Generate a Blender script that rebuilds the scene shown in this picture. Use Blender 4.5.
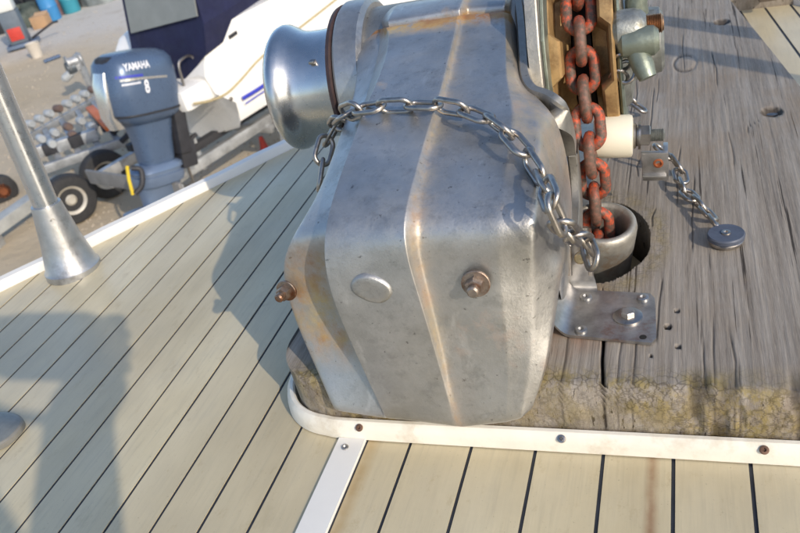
import bpy, bmesh, math, random
import numpy as np
from mathutils import Vector, Matrix, Quaternion
from mathutils.bvhtree import BVHTree
random.seed(7); rng = np.random.default_rng(7)
for o in list(bpy.data.objects): bpy.data.objects.remove(o)
SC = bpy.context.scene
COL = SC.collection

# ------------------------------------------------------------------ camera
F = 785.0; CX, CY = 400.0, 266.5; H = 0.4613        # metres above the deck
Vd = np.array([321.5, 1248., F]); Vd /= np.linalg.norm(Vd)
Py = np.array([280., -566., F]); Py -= Py.dot(Vd) * Vd; Py /= np.linalg.norm(Py)
RZ = -Vd; RX = np.cross(Py, RZ); RM = np.array([RX, Py, RZ])
cam = bpy.data.cameras.new('camera'); camo = bpy.data.objects.new('camera', cam); COL.objects.link(camo)
cr, cu, cb = RM @ [1, 0, 0], RM @ [0, -1, 0], RM @ [0, 0, -1]
M = Matrix.Identity(4)
for i in range(3):
    M[i][0], M[i][1], M[i][2] = cr[i], cu[i], cb[i]
M[2][3] = H
camo.matrix_world = M
cam.sensor_width = 36; cam.lens = F / 800 * 36; cam.clip_start = 0.02; cam.clip_end = 500
cam.dof.use_dof = True; cam.dof.focus_distance = 0.62; cam.dof.aperture_fstop = 17
SC.camera = camo

# ------------------------------------------------------------------ light
SUN = Vector((0.6845, -0.5600, 0.4666)).normalized()
w = bpy.data.worlds.new('World'); SC.world = w; w.use_nodes = True
nt = w.node_tree; nt.nodes.clear()
sky = nt.nodes.new('ShaderNodeTexSky'); sky.sky_type = 'NISHITA'; sky.sun_disc = False
sky.sun_elevation = math.asin(SUN.z); sky.sun_rotation = math.atan2(SUN.x, SUN.y)
sky.air_density = 1.0; sky.dust_density = 1.3; sky.ozone_density = 2.0
bg = nt.nodes.new('ShaderNodeBackground'); bg.inputs[1].default_value = 0.15
wo = nt.nodes.new('ShaderNodeOutputWorld')
nt.links.new(sky.outputs[0], bg.inputs[0]); nt.links.new(bg.outputs[0], wo.inputs[0])
sl = bpy.data.lights.new('sun', 'SUN'); sl.energy = 2.0; sl.angle = math.radians(0.55); sl.color = (1, .89, .74)
so = bpy.data.objects.new('sun', sl); COL.objects.link(so)
so.rotation_mode = 'QUATERNION'; so.rotation_quaternion = SUN.to_track_quat('Z', 'Y'); so.location = SUN * 20
SC.view_settings.view_transform = 'Standard'; SC.view_settings.look = 'None'
SC.view_settings.exposure = 0.56; SC.view_settings.gamma = 1

# ------------------------------------------------------------------ geometry of the place
def ray(u, v):
    d = RM @ np.array([u - CX, v - CY, F]); return d / np.linalg.norm(d)
def at(u, v, z=0.0):                      # point of the horizontal plane z seen at (u, v)
    d = ray(u, v); t = (z - H) / d[2]; return Vector((d[0] * t, d[1] * t, z))
def rng_pt(u, v, r):
    d = ray(u, v); return Vector((d[0] * r, d[1] * r, H + d[2] * r))
WA = math.radians(3.0)                    # yaw of the windlass on the pad
UX = np.array([math.cos(WA), math.sin(WA), 0]); UY = np.array([-math.sin(WA), math.cos(WA), 0]); WO = np.array([-.17, .43, 0])
def W(x, y, z): p = WO + UX * x + UY * y; return Vector((p[0], p[1], z))
def loc(p): p = np.array(p) - WO; return np.array([p.dot(UX), p.dot(UY), p[2]])
def plane(u, v, n, c):
    n = np.array(n, float); d = ray(u, v); o = np.array([0, 0, H]); return o + d * ((c - o.dot(n)) / d.dot(n))
def wy(u, v, y): return loc(plane(u, v, UY, y + WO.dot(UY)))          # windlass coordinates, given y
def wz(u, v, z): return loc(at(u, v, z))
def wx(u, v, x): return loc(plane(u, v, UX, x + WO.dot(UX)))
def wtop(u, v, off=0.0):                 # sloping cover top: z = .203 + .25*y - off
    n = -0.25 * UY + np.array([0, 0, 1.]); return loc(plane(u, v, n, .203 - off - .25 * WO.dot(UY)))

# ------------------------------------------------------------------ materials
def srgb(r, g, b):
    f = lambda c: (c / 255 / 12.92) if c / 255 <= .04045 else ((c / 255 + .055) / 1.055) ** 2.4
    return (f(r), f(g), f(b), 1)
class NB:
    def __init__(s, name):
        s.m = bpy.data.materials.new(name); s.m.use_nodes = True; s.t = s.m.node_tree
        s.b = s.t.nodes['Principled BSDF']; s.tc = s.t.nodes.new('ShaderNodeTexCoord')
    def n(s, typ, **k):
        nd = s.t.nodes.new(typ)
        for a, b in k.items():
            if a.startswith('i_'):
                key = a[2:]; nd.inputs[int(key) if key.isdigit() else key].default_value = b
            else: setattr(nd, a, b)
        return nd
    def l(s, a, b): s.t.links.new(a, b)
    def mapping(s, scale=(1, 1, 1), src='Object'):
        mp = s.n('ShaderNodeMapping'); mp.inputs['Scale'].default_value = scale; s.l(s.tc.outputs[src], mp.inputs[0]); return mp.outputs[0]
    def noise(s, sc, detail=4, rough=.6, scale=(1, 1, 1), dist=0):
        nd = s.n('ShaderNodeTexNoise'); nd.inputs['Scale'].default_value = sc; nd.inputs['Detail'].default_value = detail
        nd.inputs['Roughness'].default_value = rough; nd.inputs['Distortion'].default_value = dist
        s.l(s.mapping(scale), nd.inputs['Vector']); return nd.outputs[0]
    def ramp(s, fac, pts):
        r = s.n('ShaderNodeValToRGB'); e = r.color_ramp.elements
        while len(e) > 1: e.remove(e[-1])
        e[0].position, e[0].color = pts[0]
        for p, c in pts[1:]:
            x = e.new(p); x.color = c
        s.l(fac, r.inputs[0]); return r.outputs[0]
    def mask(s, fac, a, b): return s.ramp(fac, [(a, (0, 0, 0, 1)), (b, (1, 1, 1, 1))])
    def mix(s, f, a, b, blend='MIX'):
        m = s.n('ShaderNodeMix', data_type='RGBA', blend_type=blend)
        for sock, v in ((0, f), (6, a), (7, b)):
            if hasattr(v, 'is_linked'): s.l(v, m.inputs[sock])
            else: m.inputs[sock].default_value = v
        return m.outputs[2]
    def math(s, op, a, b):
        m = s.n('ShaderNodeMath', operation=op)
        for i, v in enumerate((a, b)):
            if hasattr(v, 'is_linked'): s.l(v, m.inputs[i])
            else: m.inputs[i].default_value = v
        return m.outputs[0]
    def bump(s, h, dist, strength=1, prev=None):
        b = s.n('ShaderNodeBump'); b.inputs['Strength'].default_value = strength; b.inputs['Distance'].default_value = dist
        s.l(h, b.inputs['Height'])
        if prev: s.l(prev, b.inputs['Normal'])
        return b.outputs[0]
    def out(s, col=None, rough=None, metal=None, nrm=None, spec=None):
        for v, k in ((col, 'Base Color'), (rough, 'Roughness'), (metal, 'Metallic'), (nrm, 'Normal'), (spec, 'Specular IOR Level')):
            if v is None: continue
            if hasattr(v, 'is_linked'): s.l(v, s.b.inputs[k])
            else: s.b.inputs[k].default_value = v
        return s.m
def simple(name, c, rough=.5, metal=0., var=.25, sc=60, bump=.0002, dirt=None, dirt_amt=(.55, .75), spec=.5):
    b = NB(name); n1 = b.noise(sc, 5)
    dk = tuple(x * (1 - var) for x in c[:3]) + (1,); lt = tuple(min(1, x * (1 + var)) for x in c[:3]) + (1,)
    col = b.ramp(n1, [(.3, dk), (.7, lt)])
    if dirt: col = b.mix(b.mask(b.noise(sc * .35, 6, .7), *dirt_amt), col, dirt)
    r = b.ramp(b.noise(sc * 1.7, 3), [(.3, (rough * .8,) * 3 + (1,)), (.7, (min(1, rough * 1.2),) * 3 + (1,))])
    return b.out(col, r, metal, b.bump(b.noise(sc * 4, 4), bump) if bump else None, spec)

RUST = srgb(120, 62, 32)
def cast_mat(name, base, rough, stain=True, metal=.9):
    b = NB(name)
    c = b.ramp(b.noise(11, 7, .72), [(.3, tuple(x * .70 for x in base) + (1,)), (.5, tuple(x * .92 for x in base) + (1,)), (.7, tuple(min(1, x * 1.12) for x in base) + (1,))])
    c = b.mix(b.math('MULTIPLY', b.mask(b.noise(70, 6, .75), .52, .66), .55), c, tuple(x * .62 for x in base) + (1,))
    c = b.mix(b.math('MULTIPLY', b.mask(b.noise(38, 5, .7, (1, .4, .4)), .60, .72), .6), c, tuple(min(1, x * 1.35) for x in base) + (1,))
    c = b.mix(b.mask(b.noise(210, 3), .66, .74), c, tuple(x * .45 for x in base) + (1,))
    metalv = metal
    if stain:
        a = b.n('ShaderNodeAttribute', attribute_name='stain').outputs['Fac']
        br = b.math('MULTIPLY', a, b.ramp(b.noise(38, 7, .75), [(.36, (.12,) * 3 + (1,)), (.62, (1,) * 3 + (1,))]))
        st = b.ramp(b.noise(22, 4), [(.35, srgb(182, 158, 104)), (.62, srgb(150, 104, 58))])
        c = b.mix(br, c, st)
        spots = b.mask(b.noise(15, 6, .68), .63, .73)
        spots = b.math('MULTIPLY', spots, .5); wash = b.math('MULTIPLY', b.mask(b.noise(6, 5, .65), .50, .70), .10); c = b.mix(wash, c, srgb(150, 136, 112))
        c = b.mix(spots, c, srgb(146, 110, 78))
        metalv = b.math('MULTIPLY', b.math('SUBTRACT', 1.0, b.math('MAXIMUM', br, spots)), metal)
    r = b.ramp(b.noise(24, 7, .75), [(.3, (rough - .10,) * 3 + (1,)), (.7, (rough + .16,) * 3 + (1,))])
    n = b.bump(b.noise(26, 5, .6), .0006); n = b.bump(b.noise(120, 5, .7), .00025, 1, n); n = b.bump(b.noise(520, 3, .7), .00016, 1, n)
    return b.out(c, r, metalv, n)
def sweep(P, up, prof):
    V = []
    for i, p in enumerate(P):
        d = (P[min(i + 1, len(P) - 1)] - P[max(i - 1, 0)]).normalized(); u_ = Vector(up); u_ = (u_ - d * u_.dot(d)).normalized(); sd = d.cross(u_)
        for a, z in prof: V.append(p + sd * a + u_ * z)
    n = len(prof); return V, [(i * n + k, i * n + (k + 1) % n, (i + 1) * n + (k + 1) % n, (i + 1) * n + k) for i in range(len(P) - 1) for k in range(n)] + [tuple(range(n)), tuple((len(P) - 1) * n + k for k in range(n))]
mCAST = cast_mat('weathered cast alloy', (.50, .495, .485), .40, True, .88)
mCAST2 = cast_mat('dull cast alloy', (.42, .40, .36), .48)
mCHROME = simple('brushed chrome drum', (.60, .60, .60, 1), .27, 1, .08, 30, .00004)
mSTEEL = simple('stainless steel', (.40, .37, .34, 1), .36, 1, .2, 120, .0001, srgb(110, 80, 55), (.62, .8))
mSTEELR = simple('tea stained steel', (.42, .41, .40, 1), .38, .9, .3, 60, .0001, srgb(140, 88, 54), (.56, .74))
mGALV = simple('galvanised grey steel', (.30, .31, .29, 1), .5, .75, .25, 90, .0003, srgb(98, 88, 60), (.5, .7))
mVERD = simple('greenish bronze casting', (.22, .25, .21, 1), .45, .6, .3, 70, .0003, srgb(128, 134, 120), (.5, .66))
mBRONZE = simple('ochre stained bronze', (.42, .27, .12, 1), .5, .45, .3, 50, .0004, srgb(96, 60, 34), (.5, .7))
mDARK = simple('black rubber', (.02, .02, .022, 1), .7, 0, .3, 80)
mPLAS = simple('white nylon', srgb(222, 216, 196), .42, 0, .05, 20, .00006, srgb(190, 176, 140), (.6, .85))
mTRIM = simple('white painted trim', srgb(232, 226, 212), .38, 0, .06, 34, .0003, srgb(176, 154, 116), (.52, .80))
mPAINT = simple('chalky white paint', srgb(232, 228, 220), .5, 0, .05, 12, .0002, srgb(170, 155, 130), (.6, .85))
mHOLE = simple('dark void', (.012, .011, .01, 1), .9, 0, .3, 60)
mRUBGREY = simple('grey rubber washer', srgb(78, 84, 98), .5, 0, .15, 90, .0001)

mBOLT = simple('rusty bolt', (.30, .25, .21, 1), .42, .8, .3, 120, .0003, srgb(112, 74, 50), (.42, .6))
def chain_rust():
    b = NB('galvanised chain with rust and orange paint')
    c = b.ramp(b.noise(90, 5, .7), [(.3, (.075, .050, .036, 1)), (.7, (.20, .155, .125, 1))])
    at_ = b.n('ShaderNodeAttribute', attribute_name='paint').outputs['Fac']
    m = b.math('MULTIPLY', at_, b.mask(b.noise(90, 7, .8), .43, .57))
    c = b.mix(m, c, b.ramp(b.noise(200, 3), [(.3, srgb(148, 52, 26)), (.7, srgb(220, 88, 44))]))
    c = b.mix(b.math('MULTIPLY', b.mask(b.noise(70, 6, .75), .50, .64), .8), c, srgb(96, 56, 36))
    return b.out(c, .62, .15, b.bump(b.noise(260, 4), .0006))
mCHAIN = chain_rust()

def plank_mat():
    b = NB('pale weathered deck plank')
    c = b.ramp(b.noise(7, 6, .6, (1, .35, 1)), [(.28, srgb(178, 162, 127)), (.5, srgb(206, 191, 155)), (.72, srgb(224, 211, 177))])
    c = b.mix(b.math('MULTIPLY', b.mask(b.noise(26, 5, .7, (1, .5, 1)), .6, .78), .45), c, srgb(158, 142, 100))
    c = b.mix(b.math('MULTIPLY', b.mask(b.noise(240, 3, .6, (1, .06, 1)), .5, .72), .22), c, srgb(150, 142, 120))
    c = b.mix(b.math('MULTIPLY', b.mask(b.noise(420, 2), .68, .75), .5), c, srgb(120, 108, 84))
    oi = b.n('ShaderNodeObjectInfo').outputs['Random']
    c = b.mix(b.math('MULTIPLY', oi, .35), c, srgb(190, 176, 146)); c = b.mix(b.math('MULTIPLY', b.mask(b.noise(3.3, 6, .65), .46, .64), .4), c, srgb(178, 168, 146)); c = b.mix(b.math('MULTIPLY', b.mask(b.noise(60, 6, .75, (1, .5, 1)), .58, .7), .35), c, srgb(164, 142, 100))
    # rust runs
    geo = b.n('ShaderNodeSeparateXYZ'); b.l(b.tc.outputs['Object'], geo.inputs[0])
    def streak(x0, wd, y1, col, amt):
        nonlocal c
        d = b.math('ABSOLUTE', b.math('SUBTRACT', geo.outputs[0], x0), 0.)
        m = b.ramp(b.math('DIVIDE', d, wd), [(0.1, (1, 1, 1, 1)), (1, (0, 0, 0, 1))])
        m = b.math('MULTIPLY', m, b.math('LESS_THAN', geo.outputs[1], y1))
        m = b.math('MULTIPLY', m, b.math('GREATER_THAN', geo.outputs[1], y1 - .6))
        m = b.math('MULTIPLY', m, b.ramp(b.noise(40, 4), [(.25, (.3,) * 3 + (1,)), (.6, (1,) * 3 + (1,))]))
        c = b.mix(b.math('MULTIPLY', m, amt), c, col)
    streak(-.031, .006, .43, srgb(140, 96, 60), .75)
    streak(-.256, .010, .43, srgb(170, 136, 78), .6)
    r = b.ramp(b.noise(11, 5), [(.3, (.28,) * 3 + (1,)), (.7, (.42,) * 3 + (1,))])
    n = b.bump(b.noise(240, 3, .6, (1, .06, 1)), .00016); n = b.bump(b.noise(14, 4), .0006, 1, n)
    return b.out(c, r, 0., n, .6)
mPLANK = plank_mat()
mCAULK = simple('black caulking', (.022, .026, .036, 1), .6, 0, .3, 60)

def wood_mat():
    b = NB('grey weathered hardwood')
    g1 = b.noise(520, 5, .7, (1, .030, .4), .0)
    g2 = b.noise(110, 6, .7, (1, .035, .4), .05)
    g3 = b.noise(1400, 3, .6, (1, .05, .4), 0)
    c = b.ramp(g2, [(.3, srgb(124, 114, 103)), (.5, srgb(144, 135, 124)), (.72, srgb(164, 156, 146))])
    c = b.mix(b.math('MULTIPLY', b.mask(g1, .46, .34), .4), c, srgb(92, 81, 70))
    c = b.mix(b.math('MULTIPLY', b.mask(g3, .52, .66), .25), c, srgb(182, 174, 162))
    c = b.mix(b.math('MULTIPLY', b.mask(b.noise(240, 4, .6, (1, .018, .4), .05), .37, .335), .9), c, srgb(46, 38, 32))
    c = b.mix(b.math('MULTIPLY', b.mask(b.noise(6, 5, .65), .50, .66), .4), c, srgb(138, 117, 92))
    at_ = b.n('ShaderNodeAttribute', attribute_name='lichen').outputs['Fac']
    m = b.math('MULTIPLY', at_, b.math('MULTIPLY', b.mask(b.noise(60, 7, .78, (1, .8, .8)), .42, .56), .9))
    c = b.mix(m, c, b.ramp(b.noise(60, 3), [(.3, srgb(108, 96, 62)), (.7, srgb(160, 142, 90))]))
    rs = b.n('ShaderNodeAttribute', attribute_name='rust').outputs['Fac']
    c = b.mix(b.math('MULTIPLY', rs, b.mask(b.noise(40, 4), .3, .6)), c, srgb(138, 84, 46))
    vo = b.n('ShaderNodeTexVoronoi', feature='DISTANCE_TO_EDGE'); vo.inputs['Scale'].default_value = 210
    mpv = b.n('ShaderNodeMapping'); mpv.inputs['Scale'].default_value = (.8, .7, .55)
    wv = b.mix(.006, b.tc.outputs['Object'], b.n('ShaderNodeTexNoise', i_Scale=60.).outputs[1], 'ADD'); b.l(wv, mpv.inputs[0]); b.l(mpv.outputs[0], vo.inputs['Vector'])
    ck = b.math('MULTIPLY', b.mask(vo.outputs[0], .11, .03), b.math('MULTIPLY', at_, b.mask(b.noise(26, 3), .36, .46)))
    c = b.mix(b.math('MULTIPLY', ck, .55), c, srgb(66, 56, 42))
    cr = b.n('ShaderNodeAttribute', attribute_name='crack_shade').outputs['Fac']
    c = b.mix(cr, c, srgb(36, 28, 22))  # dark cracks, plus shade painted into the pits and the hawse hole
    n = b.bump(g1, .0005, 1); n = b.bump(g3, .0002, .8, n)
    return b.out(c, .75, 0., n, .3)
mWOOD = wood_mat()

def ground_mat():
    b = NB('sandy yard')
    c = b.ramp(b.noise(.30, 4, .55, (.35, 1, 1)), [(.36, srgb(186, 168, 140)), (.5, srgb(196, 180, 156)), (.66, srgb(200, 190, 174))])
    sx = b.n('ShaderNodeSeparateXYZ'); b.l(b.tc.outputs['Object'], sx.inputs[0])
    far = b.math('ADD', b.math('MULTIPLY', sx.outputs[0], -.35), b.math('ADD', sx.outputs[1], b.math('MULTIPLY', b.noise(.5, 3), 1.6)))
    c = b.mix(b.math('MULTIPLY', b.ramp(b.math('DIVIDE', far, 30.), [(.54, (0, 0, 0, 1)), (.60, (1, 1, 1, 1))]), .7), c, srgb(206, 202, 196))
    c = b.mix(b.math('MULTIPLY', b.mask(b.noise(2.2, 5, .7), .55, .72), .5), c, srgb(164, 148, 126))
    c = b.mix(b.mask(b.noise(30, 3), .62, .72), c, srgb(160, 150, 134))
    return b.out(c, .9, 0., b.bump(b.noise(9, 5, .7), .02), .2)
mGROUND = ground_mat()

# ------------------------------------------------------------------ mesh helpers
def tag(o, label=None, cat=None, group=None, kind=None):
    for k, v in (('label', label), ('category', cat), ('group', group), ('kind', kind)):
        if v: o[k] = v
    return o
def thing(name, label, cat, base, group=None):
    o = bpy.data.objects.new(name, None); o.empty_display_size = .05; COL.objects.link(o); o.location = base
    tag(o, label, cat, group); return o
def mesh(name, vf, mat, parent=None, smooth=True, at_=None, angle=35):
    """vf in world metres; child vertices are stored relative to the thing's base"""
    vs, fs = vf
    root = parent
    off = Vector((0, 0, 0))
    while root is not None:
        off += root.location; root = root.parent
    if at_ is not None: off = off * 0 + Vector(at_) if parent is None else off
    me = bpy.data.meshes.new(name)
    me.from_pydata([tuple(Vector(v) - off) for v in vs], [], fs); me.validate(); 
    bm = bmesh.new(); bm.from_mesh(me); bmesh.ops.recalc_face_normals(bm, faces=bm.faces); bm.to_mesh(me); bm.free()
    if smooth:
        me.polygons.foreach_set('use_smooth', [True] * len(me.polygons))
        try: me.set_sharp_from_angle(angle=math.radians(angle))
        except Exception: pass
    me.materials.append(mat)
    o = bpy.data.objects.new(name, me); COL.objects.link(o)
    if parent is not None: o.parent = parent
    elif at_ is not None: o.location = at_
    return o
def join(*vfs):
    V, Fc = [], []
    for vs, fs in vfs:
        k = len(V); V += [Vector(v) for v in vs]; Fc += [tuple(i + k for i in f) for f in fs]
    return V, Fc
def frame_of(d, up=None):
    d = Vector(d).normalized(); up = Vector(up) if up is not None else (Vector((0, 0, 1)) if abs(d.z) < .9 else Vector((0, 1, 0)))
    a = (up - d * up.dot(d)).normalized(); return d, a, d.cross(a)
def lathe(prof, o, d, n=32, up=None, ph=0.):
    """prof: (t along d, radius)"""
    o = Vector(o); d, a, b = frame_of(d, up); V, Fc = [], []
    for t, r in prof:
        for k in range(n):
            q = 2 * math.pi * k / n + ph; V.append(o + d * t + (a * math.cos(q) + b * math.sin(q)) * r)
    for i in range(len(prof) - 1):
        for k in range(n):
            k2 = (k + 1) % n; Fc.append((i * n + k, i * n + k2, (i + 1) * n + k2, (i + 1) * n + k))
    if prof[0][1] > 1e-6: Fc.append(tuple(range(n)))
    if prof[-1][1] > 1e-6: Fc.append(tuple((len(prof) - 1) * n + k for k in range(n)))
    return V, Fc
def tube(path, r, n=12, cap=True):
    P = [Vector(p) for p in path]; V, Fc = [], []; prev = None
    rs = r if isinstance(r, (list, tuple)) else [r] * len(P)
    for i, p in enumerate(P):
        d = (P[min(i + 1, len(P) - 1)] - P[max(i - 1, 0)]).normalized()
        if prev is None: _, a, b = frame_of(d)
        else: a = (prev - d * prev.dot(d)).normalized(); b = d.cross(a)
        prev = a
        for k in range(n):
            q = 2 * math.pi * k / n; V.append(p + (a * math.cos(q) + b * math.sin(q)) * rs[i])
    for i in range(len(P) - 1):
        for k in range(n):
            k2 = (k + 1) % n; Fc.append((i * n + k, i * n + k2, (i + 1) * n + k2, (i + 1) * n + k))
    if cap: Fc.append(tuple(range(n))); Fc.append(tuple((len(P) - 1) * n + k for k in range(n)))
    return V, Fc
def bez(pts, n=24):                      # Catmull-Rom through the points
    P = [Vector(p) for p in pts]; Q = [P[0] * 2 - P[1]] + P + [P[-1] * 2 - P[-2]]; out = []
    per = max(2, n // (len(P) - 1))
    for i in range(len(P) - 1):
        a, b, c, d = Q[i:i + 4]
        for k in range(per):
            t = k / per
            out.append(.5 * ((2 * b) + (c - a) * t + (2 * a - 5 * b + 4 * c - d) * t * t + (3 * b - a - 3 * c + d) * t ** 3))
    out.append(P[-1]); return out
def box(c, sx, sy, sz, ax=None, bev=.0):
    """oriented box with chamfered edges; ax = (x, y, z) axes"""
    ax = [Vector(a).normalized() for a in (ax or ((1, 0, 0), (0, 1, 0), (0, 0, 1)))]
    bm = bmesh.new(); bmesh.ops.create_cube(bm, size=1)
    for v in bm.verts: v.co = Vector((v.co.x * sx, v.co.y * sy, v.co.z * sz))
    if bev: bmesh.ops.bevel(bm, geom=list(bm.edges) + list(bm.verts), offset=bev, segments=2, affect='EDGES', profile=.6)
    c = Vector(c); V = [c + ax[0] * v.co.x + ax[1] * v.co.y + ax[2] * v.co.z for v in bm.verts]
    bm.verts.index_update(); Fc = [tuple(v.index for v in f.verts) for f in bm.faces]; bm.free(); return V, Fc
def prism(poly, d, ch=0.0):
    """extrude a closed outline of world points along vector d, chamfering the far rim"""
    P = [Vector(p) for p in poly]; d = Vector(d); n = len(P); c = sum(P, Vector()) / n
    rings = [P]
    if ch:
        dn = d.normalized()
        rings.append([p + d - dn * ch for p in P])
        rings.append([p + d + (c - p).normalized() * ch for p in P])
    else: rings.append([p + d for p in P])
    V = [v for r in rings for v in r]; Fc = [tuple(range(n))]
    for i in range(len(rings) - 1):
        for k in range(n):
            k2 = (k + 1) % n; Fc.append((i * n + k, i * n + k2, (i + 1) * n + k2, (i + 1) * n + k))
    Fc.append(tuple((len(rings) - 1) * n + k for k in range(n))); return V, Fc
def gridf(nr, nc): return [(i * nc + j, i * nc + j + 1, (i + 1) * nc + j + 1, (i + 1) * nc + j) for i in range(nr - 1) for j in range(nc - 1)]
def hexbolt(c, d, r, h, stud=0.0, sr=None, up=None):
    """washer, hex nut and stud standing on c along d"""
    parts = [lathe([(0, r * 1.45), (h * .18, r * 1.45), (h * .22, r * 1.38)], c, d, 24),
             lathe([(h * .2, r), (h * .85, r), (h, r * .86), (h, .001)], c, d, 6, up)]
    if stud: parts.append(lathe([(h, sr), (h + stud * .8, sr), (h + stud, sr * .7), (h + stud, .0005)], c, d, 12))
    return join(*parts)
def screw(c, d, r, h=.0012, slot_dark=True):
    """countersunk cross-head: a shallow ring with a sunk cross"""
    d, a, b = frame_of(d); c = Vector(c); V = []; Fc = []
    n = 16
    prof = [(0, r), (h, r * .93), (h * 1.15, r * .75), (h * 1.2, r * .45)]
    V, Fc = lathe(prof, c, d, n)
    Fc.pop()                              # open the crown and sink a cross recess
    k = len(V)
    for q in range(n):
        an = 2 * math.pi * q / n; rr = r * .4 if q % 4 == 0 else r * .13
        V.append(c + d * h * .1 + (a * math.cos(an) + b * math.sin(an)) * rr)
    m = 3 * n
    for q in range(n): Fc.append((m + q, m + (q + 1) % n, k + (q + 1) % n, k + q))
    Fc.append(tuple(k + q for q in range(n)))
    return V, Fc

# ------------------------------------------------------------------ yard ground and the sister deck
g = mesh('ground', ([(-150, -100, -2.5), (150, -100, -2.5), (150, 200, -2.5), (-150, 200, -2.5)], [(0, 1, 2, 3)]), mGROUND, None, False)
tag(g, kind='structure')

# deck outline: port and starboard toerails meet at the bow
A0, A1 = at(0, 292), at(285, 152)
td = (A1 - A0); td.z = 0; td.normalize()                                    # along the port toerail
CXB = -.069                                                                 # boat centreline
def port(y): return A0.x + (y - A0.y) * td.x / td.y
YT = A0.y + (CXB - A0.x) * td.y / td.x
def star(y): return 2 * CXB - port(y)
YB = -1.4
poly = [(port(YB), YB), (star(YB), YB), (CXB, YT)]
dk = mesh('deck', prism([(x, y, -.03) for x, y in poly], (0, 0, .0292)), mCAULK, None, False); tag(dk, kind='structure')
def clip(P, nx, ny, c):                  # keep nx*x + ny*y <= c
    out = []
    for i in range(len(P)):
        a, b = P[i], P[(i + 1) % len(P)]; da, db = nx * a[0] + ny * a[1] - c, nx * b[0] + ny * b[1] - c
        if da <= 0: out.append(a)
        if da * db < 0:
            t = da / (da - db); out.append((a[0] + (b[0] - a[0]) * t, a[1] + (b[1] - a[1]) * t))
    return out
nP = (-td.y, td.x); cP = nP[0] * A0.x + nP[1] * A0.y - .001
nS = (td.y, td.x); cS = nS[0] * (2 * CXB - A0.x) + nS[1] * A0.y - .001
def plank_poly(P, dz=0.0):
    P = clip(clip(P, *nP, cP), *nS, cS)
    if len(P) < 3: return
    o = mesh('plank', prism([(x, y, -.008) for x, y in P], (0, 0, .008 + dz), .0006), mPLANK, dk, False)
gap = .0028
xs_l = [-.2855 - .0425 * k for k in range(0, 22)]
prevx = xs_l[0]
for k in range(21):
    xa, xb = xs_l[k + 1], xs_l[k]
    plank_poly([(xa + gap / 2, YB), (xb - gap / 2, YB), (xb - gap / 2, 2.), (xa + gap / 2, 2.)], random.uniform(-.0002, .0002))
xr = [-.2615, -.2222, -.1702, -.1186, -.0668, -.0165, .0355, .0872] + [.0872 + .0515 * k for k in range(1, 18)]
for xa, xb in zip(xr[:-1], xr[1:]):
    if xa < .17:
        plank_poly([(xa + gap / 2, YB), (xb - gap / 2, YB), (xb - gap / 2, .9), (xa + gap / 2, .9)], random.uniform(-.0002, .0002))
    else:
        plank_poly([(xa + gap / 2, YB), (xb - gap / 2, YB), (xb - gap / 2, .6), (xa + gap / 2, .6)], random.uniform(-.0002, .0002))
# starboard bow planks run slightly toed in
tq = Vector((-.115, 1, 0)).normalized(); px = Vector((tq.y, -tq.x, 0))
o0 = at(770, 13)
for k in range(-2, 9):
    a = o0 + px * (.0385 * k); b = a + px * (.0385 - gap * 1.3)
    P = [tuple((q + tq * s)[:2]) for q, s in ((a, -.95), (b, -.95), (b, .045), (a, .045))]
    P = clip(P, 0, -1, -(.903 if a.x < .3 else .603)); P = clip(P, -1, 0, -.02)
    plank_poly(P)
# painted king plank strip beside the pad
sp = mesh('painted_strip', prism([(-.2865, YB, -.006), (-.2622, YB, -.006), (-.2622, .4275, -.006), (-.2865, .4275, -.006)], (0, 0, .0085), .001), mPAINT, dk, False)
p = at(345, 447, .003); mesh('screw', screw((p.x, p.y, .0024), (0, 0, 1), .0032), mSTEELR, dk)

# toerails, one thing each side
def toerail(name, sgn, label):
    t = thing(name, label, 'toe rail', (0, 0, 0))
    y0 = YB; pa = Vector((port(y0), y0, 0)); pb = Vector((CXB, YT, 0))
    prof = [(0, -.03), (0, .009), (.002, .013), (.012, .0145), (.016, .012), (.0175, .006), (.0175, -.05)]
    nrm = Vector((-td.y, td.x, 0)); V = []; N = 60
    for i in range(N + 1):
        p = pa.lerp(pb, i / N)
        wob = .0006 * math.sin(i * 1.7) + .0004 * math.sin(i * 3.1)
        for a, z in prof:
            q = p + nrm * (a + .0005); q.z = z + wob
            if sgn < 0: q.x = 2 * CXB - q.x
            V.append(q)
    mesh('rail_cap', (V, gridf(N + 1, len(prof))), mPAINT, t)
    prof2 = [(.017, -.045), (.03, -.3), (-.08, -1.1), (-.35, -2.0), (-.5, -2.3)]
    V = []
    for i in range(9):
        p = pa.lerp(pb, i / 8)
        for a, z in prof2:
            q = p + nrm * a * (1 - .6 * i / 8 if a < 0 else 1); q.z = z
            if sgn < 0: q.x = 2 * CXB - q.x
            V.append(q)
    mesh('topside', (V, gridf(9, len(prof2))), mPAINT, t)
    return t
toerail('toe_rail', 1, 'white toe rail along the port edge of the deck, in front of the yard')
toerail('toe_rail', -1, 'white toe rail along the starboard edge of the deck, out beyond the wooden pad')

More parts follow.
